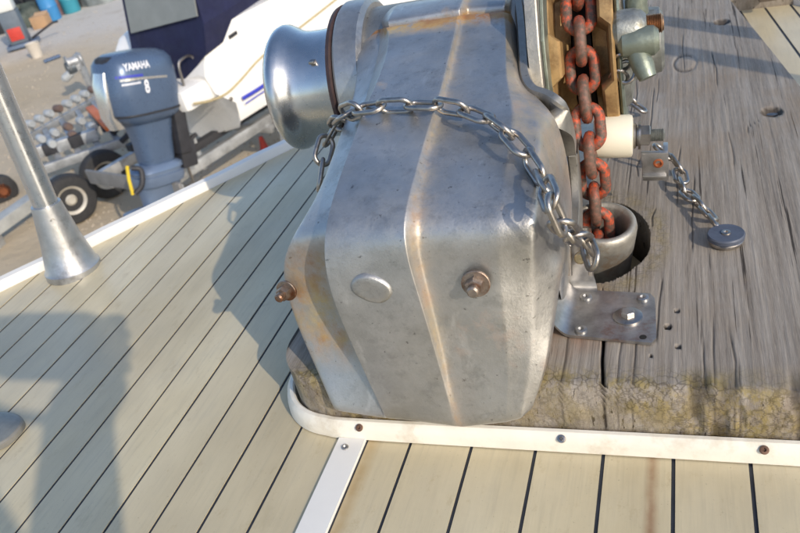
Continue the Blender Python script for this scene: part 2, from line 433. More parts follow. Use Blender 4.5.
# ------------------------------------------------------------------ timber pad
PZ = .055; PY0 = .4385
def xl(y):
    if y < PY0 + .055: return -.290 - .055 * math.sqrt(max(0, 1 - ((PY0 + .055 - y) / .056) ** 2))
    return -.345 + .17 * max(0, y - .55)
def xrr(y): return .123 + (.97 - y) * .159
xsN = 460
ys = np.concatenate([np.arange(PY0, .80, .0018), np.arange(.80, 1.46, .005)])
front = [(.0, .001), (.0, .012), (-.0005, .022), (-.0003, .032), (.0002, .040), (.0012, .046), (.003, .0505), (.0055, .0535)]
rows = [(PY0 + a, z, 1) for a, z in front] + [(y, PZ, 0) for y in ys[5:]]
def vnoise(x, y, sx, sy, seed):
    r = np.random.default_rng(seed).random((256, 256)); X = x * sx; Y = y * sy
    xi = np.floor(X).astype(int); yi = np.floor(Y).astype(int); fx = X - xi; fy = Y - yi
    fx = fx * fx * (3 - 2 * fx); fy = fy * fy * (3 - 2 * fy)
    g_ = lambda a, b: r[a % 256, b % 256]
    return (g_(xi, yi) * (1 - fx) + g_(xi + 1, yi) * fx) * (1 - fy) + (g_(xi, yi + 1) * (1 - fx) + g_(xi + 1, yi + 1) * fx) * fy
uu = np.linspace(0, 1, xsN)
# finer columns where the camera looks
uu = np.interp(np.linspace(0, 1, xsN), [0, .07, 1], [0, .40, 1])
RY = np.array([r[0] for r in rows]); RZ_ = np.array([r[1] for r in rows]); RF = np.array([r[2] for r in rows])
XL = np.array([xl(y) for y in RY]); XR = np.array([xrr(y) for y in RY])
Xg = XL[:, None] + (XR - XL)[:, None] * uu[None, :]
Yg = np.repeat(RY[:, None], xsN, 1); Zg = np.repeat(RZ_[:, None], xsN, 1); Fg = np.repeat(RF[:, None], xsN, 1)
dist = np.where(Fg > 0, -Zg + PZ, Yg - PY0)      # path distance from the lip (approx)
grain = vnoise(Xg, Yg, 260, 9, 1) * .6 + vnoise(Xg, Yg, 700, 26, 2) * .4
dz = (grain - .5) * .0007 + (vnoise(Xg, Yg, 22, 6, 3) - .5) * .0010
crack_shade = np.zeros_like(Xg); lichen = np.zeros_like(Xg); rust = np.zeros_like(Xg)
def add_crack(pts, wd, dep):
    global dz, crack_shade
    py = [p[1] for p in pts]; pxs = [p[0] for p in pts]
    xc = np.interp(Yg, py, pxs) + (vnoise(Yg, Yg * 0, 40, 1, int(abs(pts[0][0]) * 9999) % 97) - .5) * .0012
    inside = (Yg >= py[0]) & (Yg <= py[-1])
    mid = (py[0] + py[-1]) / 2; half = (py[-1] - py[0]) / 2
    tp = np.clip((1 - np.abs(Yg - mid) / half) * 5, 0, 1) if py[0] > PY0 + .01 else np.clip((py[-1] - Yg) / max(1e-3, (py[-1] - py[0])) * 4, 0, 1)
    m = np.clip(1 - np.abs(Xg - xc) / (wd * (.55 + .45 * tp)), 0, 1) * inside * (tp > 0)
    dz -= m * dep * tp; crack_shade = np.maximum(crack_shade, np.clip(m * 1.3, 0, 1) * tp * (.95 if dep > .005 else .55))
c1 = [at(600, 437, .02), at(602, 395, PZ), at(603, 350, PZ), at(600, 300, PZ)]
add_crack([(c1[0].x, PY0 - .01), (c1[1].x, c1[1].y), (c1[2].x, c1[2].y), (c1[3].x, c1[3].y + .02)], .0016, .010)
rc = random.Random(3)
for k in range(34):
    x0 = rc.uniform(-.10, .14); y0 = rc.choice([PY0 - .01, rc.uniform(.47, 1.2)]); ln = rc.uniform(.03, .16) if y0 > PY0 else rc.uniform(.02, .11)
    add_crack([(x0, y0), (x0 + rc.uniform(-.002, .002), y0 + ln / 2), (x0 + rc.uniform(-.004, .004) + .02 * (x0 > .05), y0 + ln)], rc.uniform(.0009, .0012), rc.uniform(.0005, .0012))
# checked, flaking front lip
lip = np.clip(1 - np.abs(Yg - PY0) / .032, 0, 1)
vert = (vnoise(Xg, Yg * 0, 75, 1, 11) * .6 + vnoise(Xg, Zg, 160, 60, 12) * .4)
blk = np.clip((.36 - vert) * 6, 0, 1)
hor = np.clip(1 - np.abs(((Zg + vnoise(Xg, Yg, 60, 5, 13) * .012) % .014) - .007) / .0016, 0, 1) * Fg
Yoff = (blk * .0022 + (vnoise(Xg, Zg, 120, 160, 14) - .5) * .0022) * Fg
crack_shade = np.maximum(crack_shade, blk * np.clip(lip * 1.3, 0, 1) * .6)
dz -= blk * lip * .003 * (1 - Fg)
lichen = np.clip(lip * 1.6 + (Fg > 0) * 1.0, 0, 1) * np.clip(vnoise(Xg, Yg + Zg * .6, 30, 60, 15) * 1.6 + .15, 0, 1)
# hawse hole cut-out
HC = (-.086, .646)
q = np.sqrt(((Xg - HC[0]) / .050) ** 2 + ((Yg - HC[1]) / .072) ** 2) + (vnoise(Xg, Yg, 60, 60, 21) - .5) * .05
hole = np.clip((1 - q) / .05, 0, 1) * (1 - Fg)
dz -= hole * .075
crack_shade = np.maximum(crack_shade, np.clip((1.0 - q) / .04, 0, 1) * (1 - Fg))  # shade inside the cut-out, painted as dark wood colour
ringm = np.clip(1 - np.abs(q - 1.18) / .28, 0, 1) * (1 - Fg)
lichen = np.maximum(lichen, ringm * .55)
rust = np.maximum(rust, np.clip(1 - np.sqrt(((Xg + .095) / .045) ** 2 + ((Yg - .53) / .06) ** 2), 0, 1) * .9)
def pit(u, v, r, dep, ring=True):
    global dz, crack_shade, rust
    p = at(u, v, PZ); d = np.hypot(Xg - p.x, Yg - p.y)
    m = np.clip((r - d) / (r * .35), 0, 1) * (1 - Fg); dz -= m * dep; crack_shade = np.maximum(crack_shade, np.clip((r * 1.15 - d) / (r * .2), 0, 1) * (1 - Fg) * (1 if r < .01 else .75))  # pit floors painted dark so they read as shaded
    if ring: rust = np.maximum(rust, np.clip(1 - (d - r) / .006, 0, 1) * .5 * (1 - Fg))
for u, v, r in ((677, 311, .0022), (668, 327, .0030), (678, 347, .0022), (651, 356, .0014), (643, 337, .001)): pit(u, v, r, .006, False)
pit(772, 112, .0115, .006, False); pit(722, 22, .0115, .006, False)
# knot and split at (685, 63)
kp = at(685, 63, PZ); kd = np.abs(np.hypot((Xg - kp.x) / .014, (Yg - kp.y) / .03) - 1)
crack_shade = np.maximum(crack_shade, np.clip(1 - kd / .16, 0, 1) * .8 * (1 - Fg) * (Xg < kp.x + .009)); dz -= np.clip(1 - kd / .2, 0, 1) * .0015
Zf = Zg + np.where(Fg > 0, dz * .4, dz); Yf = Yg + Yoff
V = np.stack([Xg, Yf, Zf], -1).reshape(-1, 3)
nr = len(rows)
pad = thing('timber_pad', 'cracked grey timber pad under the anchor windlass, its flaking front lip above the white moulding', 'timber pad', (0, 0, 0))
Vl = [tuple(v) for v in V]; Fl = gridf(nr, xsN)
# side skirts and far end
k = len(Vl); Vl += [(Xg[i, -1], Yf[i, -1], 0.0005) for i in range(nr)]
Fl += [(i * xsN + xsN - 1, (i + 1) * xsN + xsN - 1, k + i + 1, k + i) for i in range(nr - 1)]
k = len(Vl); Vl += [(Xg[i, 0], Yf[i, 0], 0.0005) for i in range(nr)]
Fl += [(i * xsN, (i + 1) * xsN, k + i + 1, k + i) for i in range(nr - 1)]
k = len(Vl); Vl += [(Xg[-1, j], Yf[-1, j], 0.0005) for j in range(xsN)]
Fl += [((nr - 1) * xsN + j, (nr - 1) * xsN + j + 1, k + j + 1, k + j) for j in range(xsN - 1)]
po = mesh('timber', (Vl, Fl), mWOOD, pad, True, angle=80)
for nm, arr in (('crack_shade', crack_shade), ('lichen', lichen), ('rust', rust)):
    a = po.data.attributes.new(nm, 'FLOAT', 'POINT'); full = np.zeros(len(po.data.vertices), dtype=np.float32); full[:arr.size] = arr.reshape(-1); a.data.foreach_set('value', full)
for u, v in ((772, 112), (722, 22)):
    p = at(u, v, PZ - .005); mesh('plug', lathe([(0, .009), (.0012, .009), (.0022, .007), (.0022, .0005)], (p.x, p.y, PZ - .0065), (0, 0, 1), 20), mSTEEL, pad)
# white half-round moulding round the pad
path = [(.22, PY0 - .0015, 0), (.0, PY0 - .0015, 0), (-.25, PY0 - .0015, 0), (-.300, PY0 + .001, 0), (-.325, PY0 + .010, 0), (-.341, PY0 + .028, 0), (-.349, PY0 + .055, 0), (-.350, .56, 0), (-.334, .66, 0), (-.225, 1.3, 0)]
pp = bez(path, 90)
V = []; prof = [(0.0002, .0), (.0005, .016), (.002, .0175), (.005, .0172), (.008, .0140), (.0098, .008), (.0104, .001)]
for i, p in enumerate(pp):
    d = (pp[min(i + 1, len(pp) - 1)] - pp[max(i - 1, 0)]).normalized(); nrm = Vector((-d.y, d.x, 0))
    for a, z in prof: V.append(p + nrm * a + Vector((0, 0, z)))
trim = thing('moulding', 'white moulding screwed along the foot of the cracked timber pad', 'moulding', (0, 0, 0))
mesh('strip', (V, gridf(len(pp), len(prof))), mTRIM, trim)
mRSC = simple('rusted screw', (.16, .09, .06, 1), .6, .3, .3, 200, .0001)
for u, v, m_ in ((359, 430, mRSC), (562, 438, mSTEEL), (764, 449, mRSC)):
    p = at(u, v, .0125); mesh('screw', screw((p.x, PY0 - .0102, .0135), (0, -.62, .78), .0033), m_, trim)

# weathered beam and chock across the bow
bw = thing('bow_beam', 'weathered brown beam across the bow, at the far end of the planks', 'beam', (.17, 1.48, 0))
p0 = at(748, 11, 0); 
mesh('timber', box((.22, 1.505, .012), .34, .10, .03, bev=.003), mWOOD, bw)
ck = thing('wood_chock', 'small dark wooden block at the corner of the pad by the bow beam', 'wood block', at(770, 8, 0))
cp = at(770, 8, .008); mesh('block', box((cp.x - .004, cp.y - .002, .034), .03, .028, .022, bev=.004), simple('dark wood', (.11, .085, .065, 1), .8, 0, .3, 60), ck)

# ------------------------------------------------------------------ windlass
wl = thing('windlass', 'grey cast metal anchor windlass with a chrome drum, on the timber pad', 'windlass', tuple(W(0, .2, PZ)))
def cols(n_): return n_
OFFF = dict(A=.041, B=.031, C=0, D=0, E=.010, F=.011, G=.036)
OFFT = dict(A=.026, B=.016, C=0, D=0, E=.006, F=.008, G=.030)
R_front = [
    dict(A=(331, 409), B=(381, 416.5), C=(385, 417), D=(454, 425), E=(461, 426), F=(506, 421), G=(528, 401)),
    dict(A=(317, 375), B=(358, 377), C=(367, 378), D=(443, 380), E=(450, 381), F=(508, 378), G=(541, 365)),
    dict(A=(300, 338), B=(334, 338), C=(349, 338), D=(432, 340), E=(440, 340), F=(506, 340), G=(550, 327)),
    dict(A=(287, 303), B=(315, 300), C=(332, 300), D=(421, 303), E=(431, 303), F=(502, 300), G=(554, 292)),
    dict(A=(279, 268), B=(305, 265), C=(323.5, 262), D=(409, 264), E=(420, 264), F=(498, 262), G=(558, 258)),
]
R_top = [
    dict(A=(289, 237), B=(306, 232), C=(325, 226), D=(402, 229), E=(417, 228), F=(497, 226), G=(570, 225)),
    dict(A=(311, 205), B=(321, 200), C=(334, 194), D=(410, 193), E=(421, 192), F=(503, 186), G=(571, 196)),
    dict(A=(326, 172), B=(338, 168), C=(345, 163), D=(419, 161), E=(428, 160), F=(507, 156), G=(568, 165)),
    dict(A=(338, 138), B=(352, 135), C=(357, 131), D=(427, 131), E=(437, 131), F=(511, 129), G=(564, 133)),
    dict(A=(351, 103), B=(362, 104), C=(368, 103), D=(437, 100), E=(445, 99), F=(512, 104), G=(556, 111)),
    dict(A=(355, 85), B=(369, 86), C=(376, 85), D=(443, 80), E=(450, 79), F=(505, 80), G=(523, 86)),
    dict(A=(357, 62), B=(377, 60), C=(386, 58), D=(449, 55), E=(456, 53), F=(506, 50), G=(520, 56)),
    dict(A=(352, 42), B=(381, 38), C=(390, 38), D=(455, 30), E=(462, 28), F=(505, 24), G=(517, 27)),
    dict(A=(352, 36), B=(378, 29), C=(386, 27), D=(458, 15), E=(465, 14), F=(503, 11), G=(514, 14)),
]
order = 'ABCDEFHG'
for k_, r_ in enumerate(R_front): r_['B'] = (r_['C'][0] + (5 if k_ else -2), r_['C'][1])
for k_, r_ in enumerate(R_top[:5]): r_['B'] = (r_['C'][0] + (3, 1, 0, -2, -3)[k_], r_['B'][1])
HPX = [(538, 222), (540, 188), (542, 157), (542, 131), (531, 106), (515, 83), (513, 53), (511, 26), (509, 13)]
GPX = [(567, 232), (573, 207), (570, 168), (562, 130), (559, 112)]
TAP = [.06, .30, .72, .95, 1]
rowsL = []
for k, r in enumerate(R_front):
    row = [wy(*r[c], OFFF[c] * TAP[k] - (.004 if k == 0 else 0) + (.004 if k == 4 else 0)) for c in 'ABCDEF']
    g_ = wy(r['G'][0] + (7 if k < 2 else 4), r['G'][1] + (4 if k == 0 else 0), OFFF['G'] * TAP[k] + (.004 if k == 0 else 0))
    mu, mv = (r['F'][0] * .45 + (r['G'][0] + 5) * .55), r['F'][1] * .5 + r['G'][1] * .5 + (6 if k == 0 else 0)
    row += [wy(mu, mv, (OFFF['F'] * .6 + OFFF['G'] * .4) * TAP[k] - (.004 if k == 0 else 0)), g_]; rowsL.append(row)
for k, r in enumerate(R_top):
    row = [wtop(*r[c], OFFT[c] + (0 if k else .004)) for c in 'ABCDEF']
    row.append(wtop(*HPX[k], .014 if k < 5 else .014))
    row.append(wx(*GPX[k], .083) if k < 4 else wtop(551, 106, .016) if k == 4 else wtop(*r['G'], .030)); rowsL.append(row)
# underside row and rear rim rows
r0 = rowsL[0]
under = [np.array([p[0] * .99, p[1] + .002, p[2] - .006]) for p in r0]
under2 = [np.array([p[0] * .98, p[1] + .03, p[2] - .009]) for p in r0]
rl_ = rowsL[-1]
back = [[np.array([p[0], p[1] + dy, p[2] + dz_]) for p in rl_] for dy, dz_ in ((.001, -.001), (.003, -.007), (.008, -.008), (.0095, .001), (.012, .0035), (.030, .006), (.060, .006), (.10, -.012))]
rowsL = [under2, under] + rowsL + back
NRW = len(rowsL)
full = []
for i, r in enumerate(rowsL):
    fr = i < 2 + len(R_front)
    n0, n1 = 2, NRW - 1
    t = 0 if i <= 4 else min(1, (i - 4) / 5)
    inw = np.array([0, 1 - t, -t * 1.0]); inw /= np.linalg.norm(inw)
    Ap, Gp = r[0], r[-1]
    dA = .06 if t < .5 else .14
    Lc = [Ap + inw * dA + np.array([.022, 0, 0]), Ap + inw * .05 + np.array([.006, 0, 0]), Ap + inw * .012 + np.array([-.0012, 0, 0])]
    kx = 1 if 7 <= i <= 12 else 0
    Rc = [Gp + np.array([-.001, .002, -.015]), Gp + np.array([-.005, .004, -.05]), Gp + np.array([-.012, .006, -.10])] if kx else [Gp + inw * .012 + np.array([.001, 0, 0]), Gp + inw * .05 + np.array([-.004, 0, 0]), Gp + inw * dA + np.array([-.012, 0, 0])]
    for q in Lc + Rc: q[2] = max(q[2], -.002)
    mid = []
    lerp = lambda a, b, s: a + (b - a) * s
    A, B, C, D, E, F_, HH, G = r
    mid = [A, lerp(A, B, .15), lerp(A, B, .90), B, lerp(B, C, .12), lerp(B, C, .90), C, lerp(C, D, .025), lerp(C, D, .18), lerp(C, D, .5), lerp(C, D, .86), lerp(C, D, .96), D, lerp(D, E, .5), E, lerp(E, F_, .10), lerp(E, F_, .5), lerp(E, F_, .9), F_, lerp(F_, HH, .12), lerp(F_, HH, .75), HH, lerp(HH, G, .3), lerp(HH, G, .8), G]
    full.append(Lc + mid + Rc)
nc = len(full[0])
# add supporting rows near the fold of the cover
ext = []
for i in range(NRW):
    ext.append(full[i])
    if False:
        ext.append([a + (b - a) * .5 for a, b in zip(full[i], full[i + 1])])
full = ext; nrw = len(full)
rng2 = np.random.default_rng(5)
V = [W(*(p + rng2.normal(0, .00018, 3))) for r in full for p in r]
hs = mesh('gear_cover', (V, gridf(nrw, nc)), mCAST, wl, True, angle=180)
a = hs.data.attributes.new('stain', 'FLOAT', 'POINT'); vals = np.zeros(len(V), dtype=np.float32)
for i in range(nrw):
    for j in range(nc):
        s = 0.
        if j in (16, 17): s = .62                                 # gutter right of the raised panel
        if j == 15 or j == 18: s = .15
        if nrw - 9 <= i <= nrw - 6: s = 2.4                                   # gasket line at the back
        if j in (3, 4, 5) and 4 <= i <= 6: s = .9                # round the port bolt
        if j >= 22 and nrw - 16 < i < nrw - 4: s = max(s, .45)
        if j == nc - 4: s = max(s, .35)
        vals[i * nc + j] = s
a.data.foreach_set('value', vals)
ce = hs.data.attributes.new('crease_edge', 'FLOAT', 'EDGE'); cv = np.zeros(len(hs.data.edges), dtype=np.float32)
for e_ in hs.data.edges:
    a0, a1 = e_.vertices; j0, j1 = a0 % nc, a1 % nc
    if j0 == j1 and j0 in (6, 9, 15): cv[e_.index] = {6: .7, 9: .62, 15: .4}[j0]
ce.data.foreach_set('value', cv)
ss = hs.modifiers.new('s', 'SUBSURF'); ss.levels = 2; ss.render_levels = 3

# raised boss on the panel and the two cover bolts
FN = Vector((-math.sin(WA), math.cos(WA), 0)) * -1                 # towards the viewer
bc = W(*wy(371, 290, .0))
ex = Vector((math.cos(WA), math.sin(WA), 0)); ez = Vector((0, 0, 1))
V = []; NB_ = 28
for t, r in ((-.004, 1.04), (-.0002, .98), (.0004, .84), (.0008, .6), (.0006, .35), (.0007, .001)):
    for k in range(NB_):
        q = 2 * math.pi * k / NB_
        cxx = .0135 * r * math.cos(q) * (1 + .12 * math.cos(2 * q)); czz = .0125 * r * math.sin(q)
        V.append(bc + ex * (cxx + czz * -.25) + ez * czz + FN * t)
fcs = [(i * NB_ + k, i * NB_ + (k + 1) % NB_, (i + 1) * NB_ + (k + 1) % NB_, (i + 1) * NB_ + k) for i in range(5) for k in range(NB_)]
mesh('cast_boss', (V, fcs), mCAST, wl, True, angle=180)
for u, v, dep, r in ((283, 291, .034, .0062), (478, 284, .0085, .0072)):
    p = W(*wy(u + (4 if u < 300 else -2), v - 1, dep))
    mesh('cover_bolt', hexbolt(p, FN + Vector((-.12 if u < 300 else 0, 0, .12)), r, .009, .006, r * .6), mBOLT, wl)

AY, AZ = .33, .20                                                   # axle in windlass coordinates
XD = Vector((UX[0], UX[1], 0))
def ax(x): return W(x, AY, AZ)
mesh('gearbox', lathe([(0, .02), (0, .060), (.006, .068), (.03, .070), (.15, .070), (.165, .068), (.18, .066), (.205, .060), (.205, .02)], ax(-.145), XD, 48), mCAST2, wl)
# cast saddle and feet under the gearbox
mesh('bed', join(box(W(-.04, .31, .105), .17, .17, .11, (UX, UY, (0, 0, 1)), .012), box(W(-.03, .33, .062), .24, .24, .016, (UX, UY, (0, 0, 1)), .004)), mCAST2, wl)
RP = [(-.0045, -.014), (-.0045, .003), (-.003, .0055), (.003, .0055), (.0045, .003), (.0045, -.014)]
pr_ = [W(*wtop(u, v, .024)) for u, v in ((519, 4), (522, 30), (524, 60), (526, 80), (533, 92), (546, 97), (556, 103))] + [W(*wx(564, 116, .084)), W(*wx(569, 132, .084)), W(*wx(574, 168, .084)), W(*wx(576, 205, .084)), W(*wx(574, 240, .084))]
mesh('cover_flange', sweep(bez(pr_, 60), (-.25 * UY[0], -.25 * UY[1], 1), RP), mCAST2, wl, angle=50)
# port warping drum
mesh('backing_disc', lathe([(0, .03), (0, .077), (.003, .080), (.026, .080), (.030, .075), (.03, .03)], ax(-.141), XD, 56), mCAST, wl)
mesh('drum_seal', lathe([(0, .04), (0, .076), (.004, .0775), (.006, .075), (.006, .04)], ax(-.1485), XD, 56), simple('brown rubber seal', (.045, .025, .024, 1), .6, 0, .3, 80), wl)
dprof = [(0, .02), (0, .046), (.002, .054), (.005, .0612), (.009, .0655), (.013, .0670), (.017, .0666), (.022, .0640), (.028, .0603), (.034, .0578), (.042, .0566), (.055, .0565), (.066, .0572), (.074, .0585), (.079, .0600), (.080, .03)]
mesh('warping_drum', lathe(dprof, ax(-.2295), XD, 96), mCHROME, wl, angle=50)
mesh('drum_key', box(W(-.170, AY - .042, AZ + .0390), .006, .009, .003, (XD, (0, 1, 0), (0, 0, 1)), .0008), mSTEEL, wl)

# gypsy wheel with pockets, band brake plate, clutch
GX = .095
def gyp(sign):
    prof = [(0, .03), (0, .060), (.004, .066), (.006, .080), (.007, .0895), (.009, .092), (.0185, .092), (.020, .090), (.020, .03)]
    vs, fs = lathe(prof, ax(GX + sign * .0095), XD * sign, 72)
    out = []
    for i, v in enumerate(vs):
        ring, k = divmod(i, 72)
        if ring in (2, 3, 4, 5) and k % 12 in (0, 1, 2, 3, 4, 5, 6): v = v + XD * sign * .0085
        out.append(v)
    return out, fs
mesh('gypsy_flange', gyp(-1), mBRONZE, wl, angle=30); mesh('gypsy_flange', gyp(1), mBRONZE, wl, angle=30)
mesh('gypsy_core', lathe([(-.008, .060), (.008, .060)], ax(GX), XD, 30), mHOLE, wl)
# chain stripper / band plates standing either side
def plate(x, pts, th, m_, nm):
    P = [W(x, y, z) for y, z in pts]; return mesh(nm, prism(P, XD * th, min(.0012, abs(th) * .3)), m_, wl, True, angle=30)
b1 = wx(541, 0, .062); 
plate(.056, [(.205, .16), (.198, .17), (.196, .20), (.205, .25), (.222, .285), (.255, .30), (.262, .29), (.235, .27), (.222, .24), (.215, .20), (.215, .17)], .010, mCAST2, 'brake_band')
plate(.0665, [(.218, .15), (.211, .19), (.218, .25), (.25, .29), (.30, .30), (.30, .15)], .0025, mVERD, 'side_plate')
for zz, yy in ((.262, .2), (.225, .19)): pass
mesh('pawl_bolt', hexbolt(W(*wx(556, 12, .068)), Vector(-UY) * .8 + Vector((0, 0, .5)), .0075, .010), mGALV, wl)
mesh('clutch_plate', lathe([(0, .03), (0, .084), (.002, .086), (.004, .084), (.004, .03)], ax(GX + .0305), XD, 60), mVERD, wl)
mesh('clutch_cone', lathe([(0, .02), (0, .060), (.006, .055), (.010, .036), (.016, .032), (.034, .030), (.037, .026), (.037, .01)], ax(GX + .034), XD, 40), mGALV, wl)

# ---- clutch handle: hub, threaded end, crank lug pointing at the viewer
hubc = W(*wy(628, 32, .262)); 
E2 = W(*wy(652, 33, .262))
mesh('clutch_hub', lathe([(0, .006), (0, .0155), (.004, .0185), (.018, .0185), (.024, .0165), (.028, .0125), (.028, .002)], W(*wy(613, 33, .262)), XD, 28), mGALV, wl)
th = [(0, .0075)]
for k in range(9): th += [(.001 + k * .0014, .0085), (.0017 + k * .0014, .0072)]
th += [(.0145, .006), (.0145, .0005)]
mesh('threaded_end', lathe(th, W(*wy(646, 25, .262)), XD, 20), simple('worn brass thread', (.40, .24, .14, 1), .4, .9, .3, 100), wl)
mesh('crank_lug', lathe([(-.012, .006), (-.008, .0115), (.006, .0135), (.018, .0125), (.022, .009), (.0225, .001)], W(*wy(632, 43, .25)), XD, 24), mVERD, wl)
l0 = W(*wy(636, 50, .248)); l1 = W(*wy(643, 66, .240)); l2 = W(*wy(648, 78, .235))
mesh('crank_handle', join(tube([l0, l0.lerp(l1, .5), l1, l2], [.0085, .0095, .0095, .0075], 16)), mVERD, wl)
u0 = W(*wy(618, 12, .28)); u1 = W(*wy(632, -8, .29))
mesh('crank_handle', tube([W(*wy(637, 14, .285)), W(*wy(636, 2, .285)), W(*wy(640, -14, .285))], [.010, .0095, .009], 16), mVERD, wl)
mesh('clutch_stud', tube([W(*wy(617, 14, .28)), W(*wy(614, -14, .28))], .006, 12), mSTEEL, wl)
# small tangle of split ring beside the wheel
for uu_, vv_, s in ((622, 62, 1), (626, 72, -1), (619, 78, 1)):
    c = W(*wy(uu_, vv_, .25)); pts = []
    for k in range(17):
        q = 2 * math.pi * k / 16; pts.append(c + XD * .0075 * math.cos(q) + Vector((0, -.004 * s * math.sin(q), .0085 * math.sin(q))))
    mesh('shackle_ring', tube(pts, .0017, 8, False), mSTEEL, wl)

# ---- nylon roller on a bolt
RY_ = .245
ra = W(*wy(603, 137, RY_)); rb = W(*wy(632, 136, RY_)); rd = (rb - ra).normalized(); rl = (rb - ra).length
mesh('nylon_roller', lathe([(-.008, .005), (-.008, .0188), (0, .0195), (rl - .0025, .0195), (rl, .0185), (rl + .0008, .016), (rl + .0008, .003)], ra, rd, 40), mPLAS, wl)
bp = rb
thr = [(0, .003), (0, .0115), (.002, .0118), (.003, .0095), (.0045, .0095), (.0045, .0125), (.0065, .0125)]
mesh('washer', lathe(thr, bp + rd * .001, rd, 24), mSTEEL, wl)
mesh('nut', lathe([(0, .004), (0, .0098), (.0075, .0098), (.0085, .0085), (.0085, .001)], bp + rd * .0075, rd, 6), mSTEEL, wl)
th = [(0, .004)]
for k in range(10): th += [(.0005 + k * .0012, .0060), (.0011 + k * .0012, .0050)]
th += [(.0130, .003), (.0130, .0003)]
mesh('threaded_end', lathe(th, bp + rd * .0155, rd, 16), mGALV, wl)
# galvanised lug bracket below it
lb0 = W(*wy(655, 163, .247))
lug = thing('lug_bracket', 'rusty galvanised lug bracket beside the white nylon roller, holding the thin chain', 'bracket', tuple(lb0 - Vector((0, 0, .02))))
mesh('plate', box(lb0 - Vector((0, 0, .003)), .0235, .0045, .0310, (rd, (0, 1, .12), (0, -.12, 1)), .0012), mSTEELR, lug)
mesh('flange', box(lb0 + Vector((.0095, .008, .006)), .0045, .02, .012, (rd, (0, 1, 0), (0, 0, 1)), .001), mSTEELR, lug)
mesh('foot', box(lb0 + Vector((-.001, .006, -.0125)), .0215, .020, .003, (rd, (0, 1, 0), (0, 0, 1)), .001), mSTEELR, lug)
mesh('eye', lathe([(0, .0045), (.0012, .0045), (.0016, .003), (.0002, .0022), (.0002, .0002)], lb0 + Vector((.003, -.0024, .001)), (0, -1, 0), 16), simple('rusty grommet', srgb(150, 84, 50), .6, .4, .3, 90), lug)

# ------------------------------------------------------------------ hawse pipe
hp = at(597, 212, .082); HCc = Vector((hp.x, hp.y + .002, 0))
hw = thing('hawse_pipe', 'grey cast hawse pipe where the orange chain drops through the pad', 'hawse pipe', (HCc.x, HCc.y, .03))
mesh('pipe', lathe([(-.01, .027), (.010, .028), (.035, .0305), (.046, .0315), (.051, .0305), (.053, .028), (.0525, .0250), (.049, .0230), (.040, .0215), (-.01, .021)], HCc + Vector((0, 0, .024)), (.10, -.16, 1), 48), simple('worn pipe casting', (.38, .36, .32, 1), .5, .6, .25, 60, .0004, srgb(150, 122, 92), (.55, .72)), hw, angle=60)
mesh('throat', lathe([(0, .022), (.001, .0001)], HCc + Vector((0, 0, .030)), (.05, -.14, 1), 24), mHOLE, hw)

# ------------------------------------------------------------------ chains
def link_vf(L, Wd, d, nseg=30, ns=9, twist=0.):
    """stadium link lying in XY, long axis X; L, Wd outer sizes"""
    R = (Wd - d) / 2; S = (L - d) / 2 - R; pts = []
    for k in range(nseg):
        q = 2 * math.pi * k / nseg
        c, s = math.cos(q), math.sin(q)
        pts.append(Vector((R * c + (S if c >= 0 else -S), R * s, 0)))
    V, Fc = [], []
    for i in range(nseg):
        a, b = pts[i - 1], pts[(i + 1) % nseg]; t = (b - a).normalized(); nrm = Vector((t.y, -t.x, 0))
        for k in range(ns):
            q = 2 * math.pi * k / ns; V.append(pts[i] + (nrm * math.cos(q) + Vector((0, 0, 1)) * math.sin(q)) * d / 2)
    for i in range(nseg):
        for k in range(ns): Fc.append((i * ns + k, i * ns + (k + 1) % ns, ((i + 1) % nseg) * ns + (k + 1) % ns, ((i + 1) % nseg) * ns + k))
    return V, Fc
def link_mesh(L, Wd, d, mat, paint=False):
    V, Fc = link_vf(L, Wd, d); me = bpy.data.meshes.new('link'); me.from_pydata([tuple(v) for v in V], [], Fc)
    me.polygons.foreach_set('use_smooth', [True] * len(me.polygons)); me.materials.append(mat)
    if paint:
        a = me.attributes.new('paint', 'FLOAT', 'POINT')
        a.data.foreach_set('value', [min(1, max(0, 1.0 - .5 * abs(v.y) / (Wd / 2) * 0 if paint == 1 else (abs(v.x) / (L / 2)) * 1.3 - .25)) for v in V])
    me.update(); return me
def resample(P, step, start=0.):
    P = [Vector(p) for p in P]; out = []; acc = start; d0 = 0.
    cum = [0.]
    for a, b in zip(P[:-1], P[1:]): cum.append(cum[-1] + (b - a).length)
    s = start
    while s <= cum[-1]:
        i = max(j for j in range(len(cum)) if cum[j] <= s + 1e-12); i = min(i, len(P) - 2)
        t = (s - cum[i]) / max(1e-9, cum[i + 1] - cum[i]); out.append((P[i].lerp(P[i + 1], t), (P[i + 1] - P[i]).normalized())); s += step
    return out
def chain(root, P, pitch, meshes, nrm_fn, roll=(0, 90), jit=6, seed=1, start=0.):
    rr = random.Random(seed); sm = resample(P, pitch, start)
    for i, (c, t) in enumerate(sm):
        a = sm[max(0, i - 1)][0]; b = sm[min(len(sm) - 1, i + 1)][0]; t = (b - a).normalized() if len(sm) > 1 else t
        nrm = Vector(nrm_fn(c, t)); nrm = (nrm - t * nrm.dot(t)).normalized(); side = nrm.cross(t)
        ang = math.radians(roll[i % 2] + rr.uniform(-jit, jit))
        z = nrm * math.cos(ang) + side * math.sin(ang); y = z.cross(t)
        m_ = meshes[i % 2] if len(meshes) > 1 else meshes[0]
        o = bpy.data.objects.new('link', m_); COL.objects.link(o); o.parent = root
        mm = Matrix.Identity(4)
        for k in range(3): mm[k][0], mm[k][1], mm[k][2], mm[k][3] = t[k], y[k], z[k], c[k] - root.location[k]
        o.matrix_basis = mm
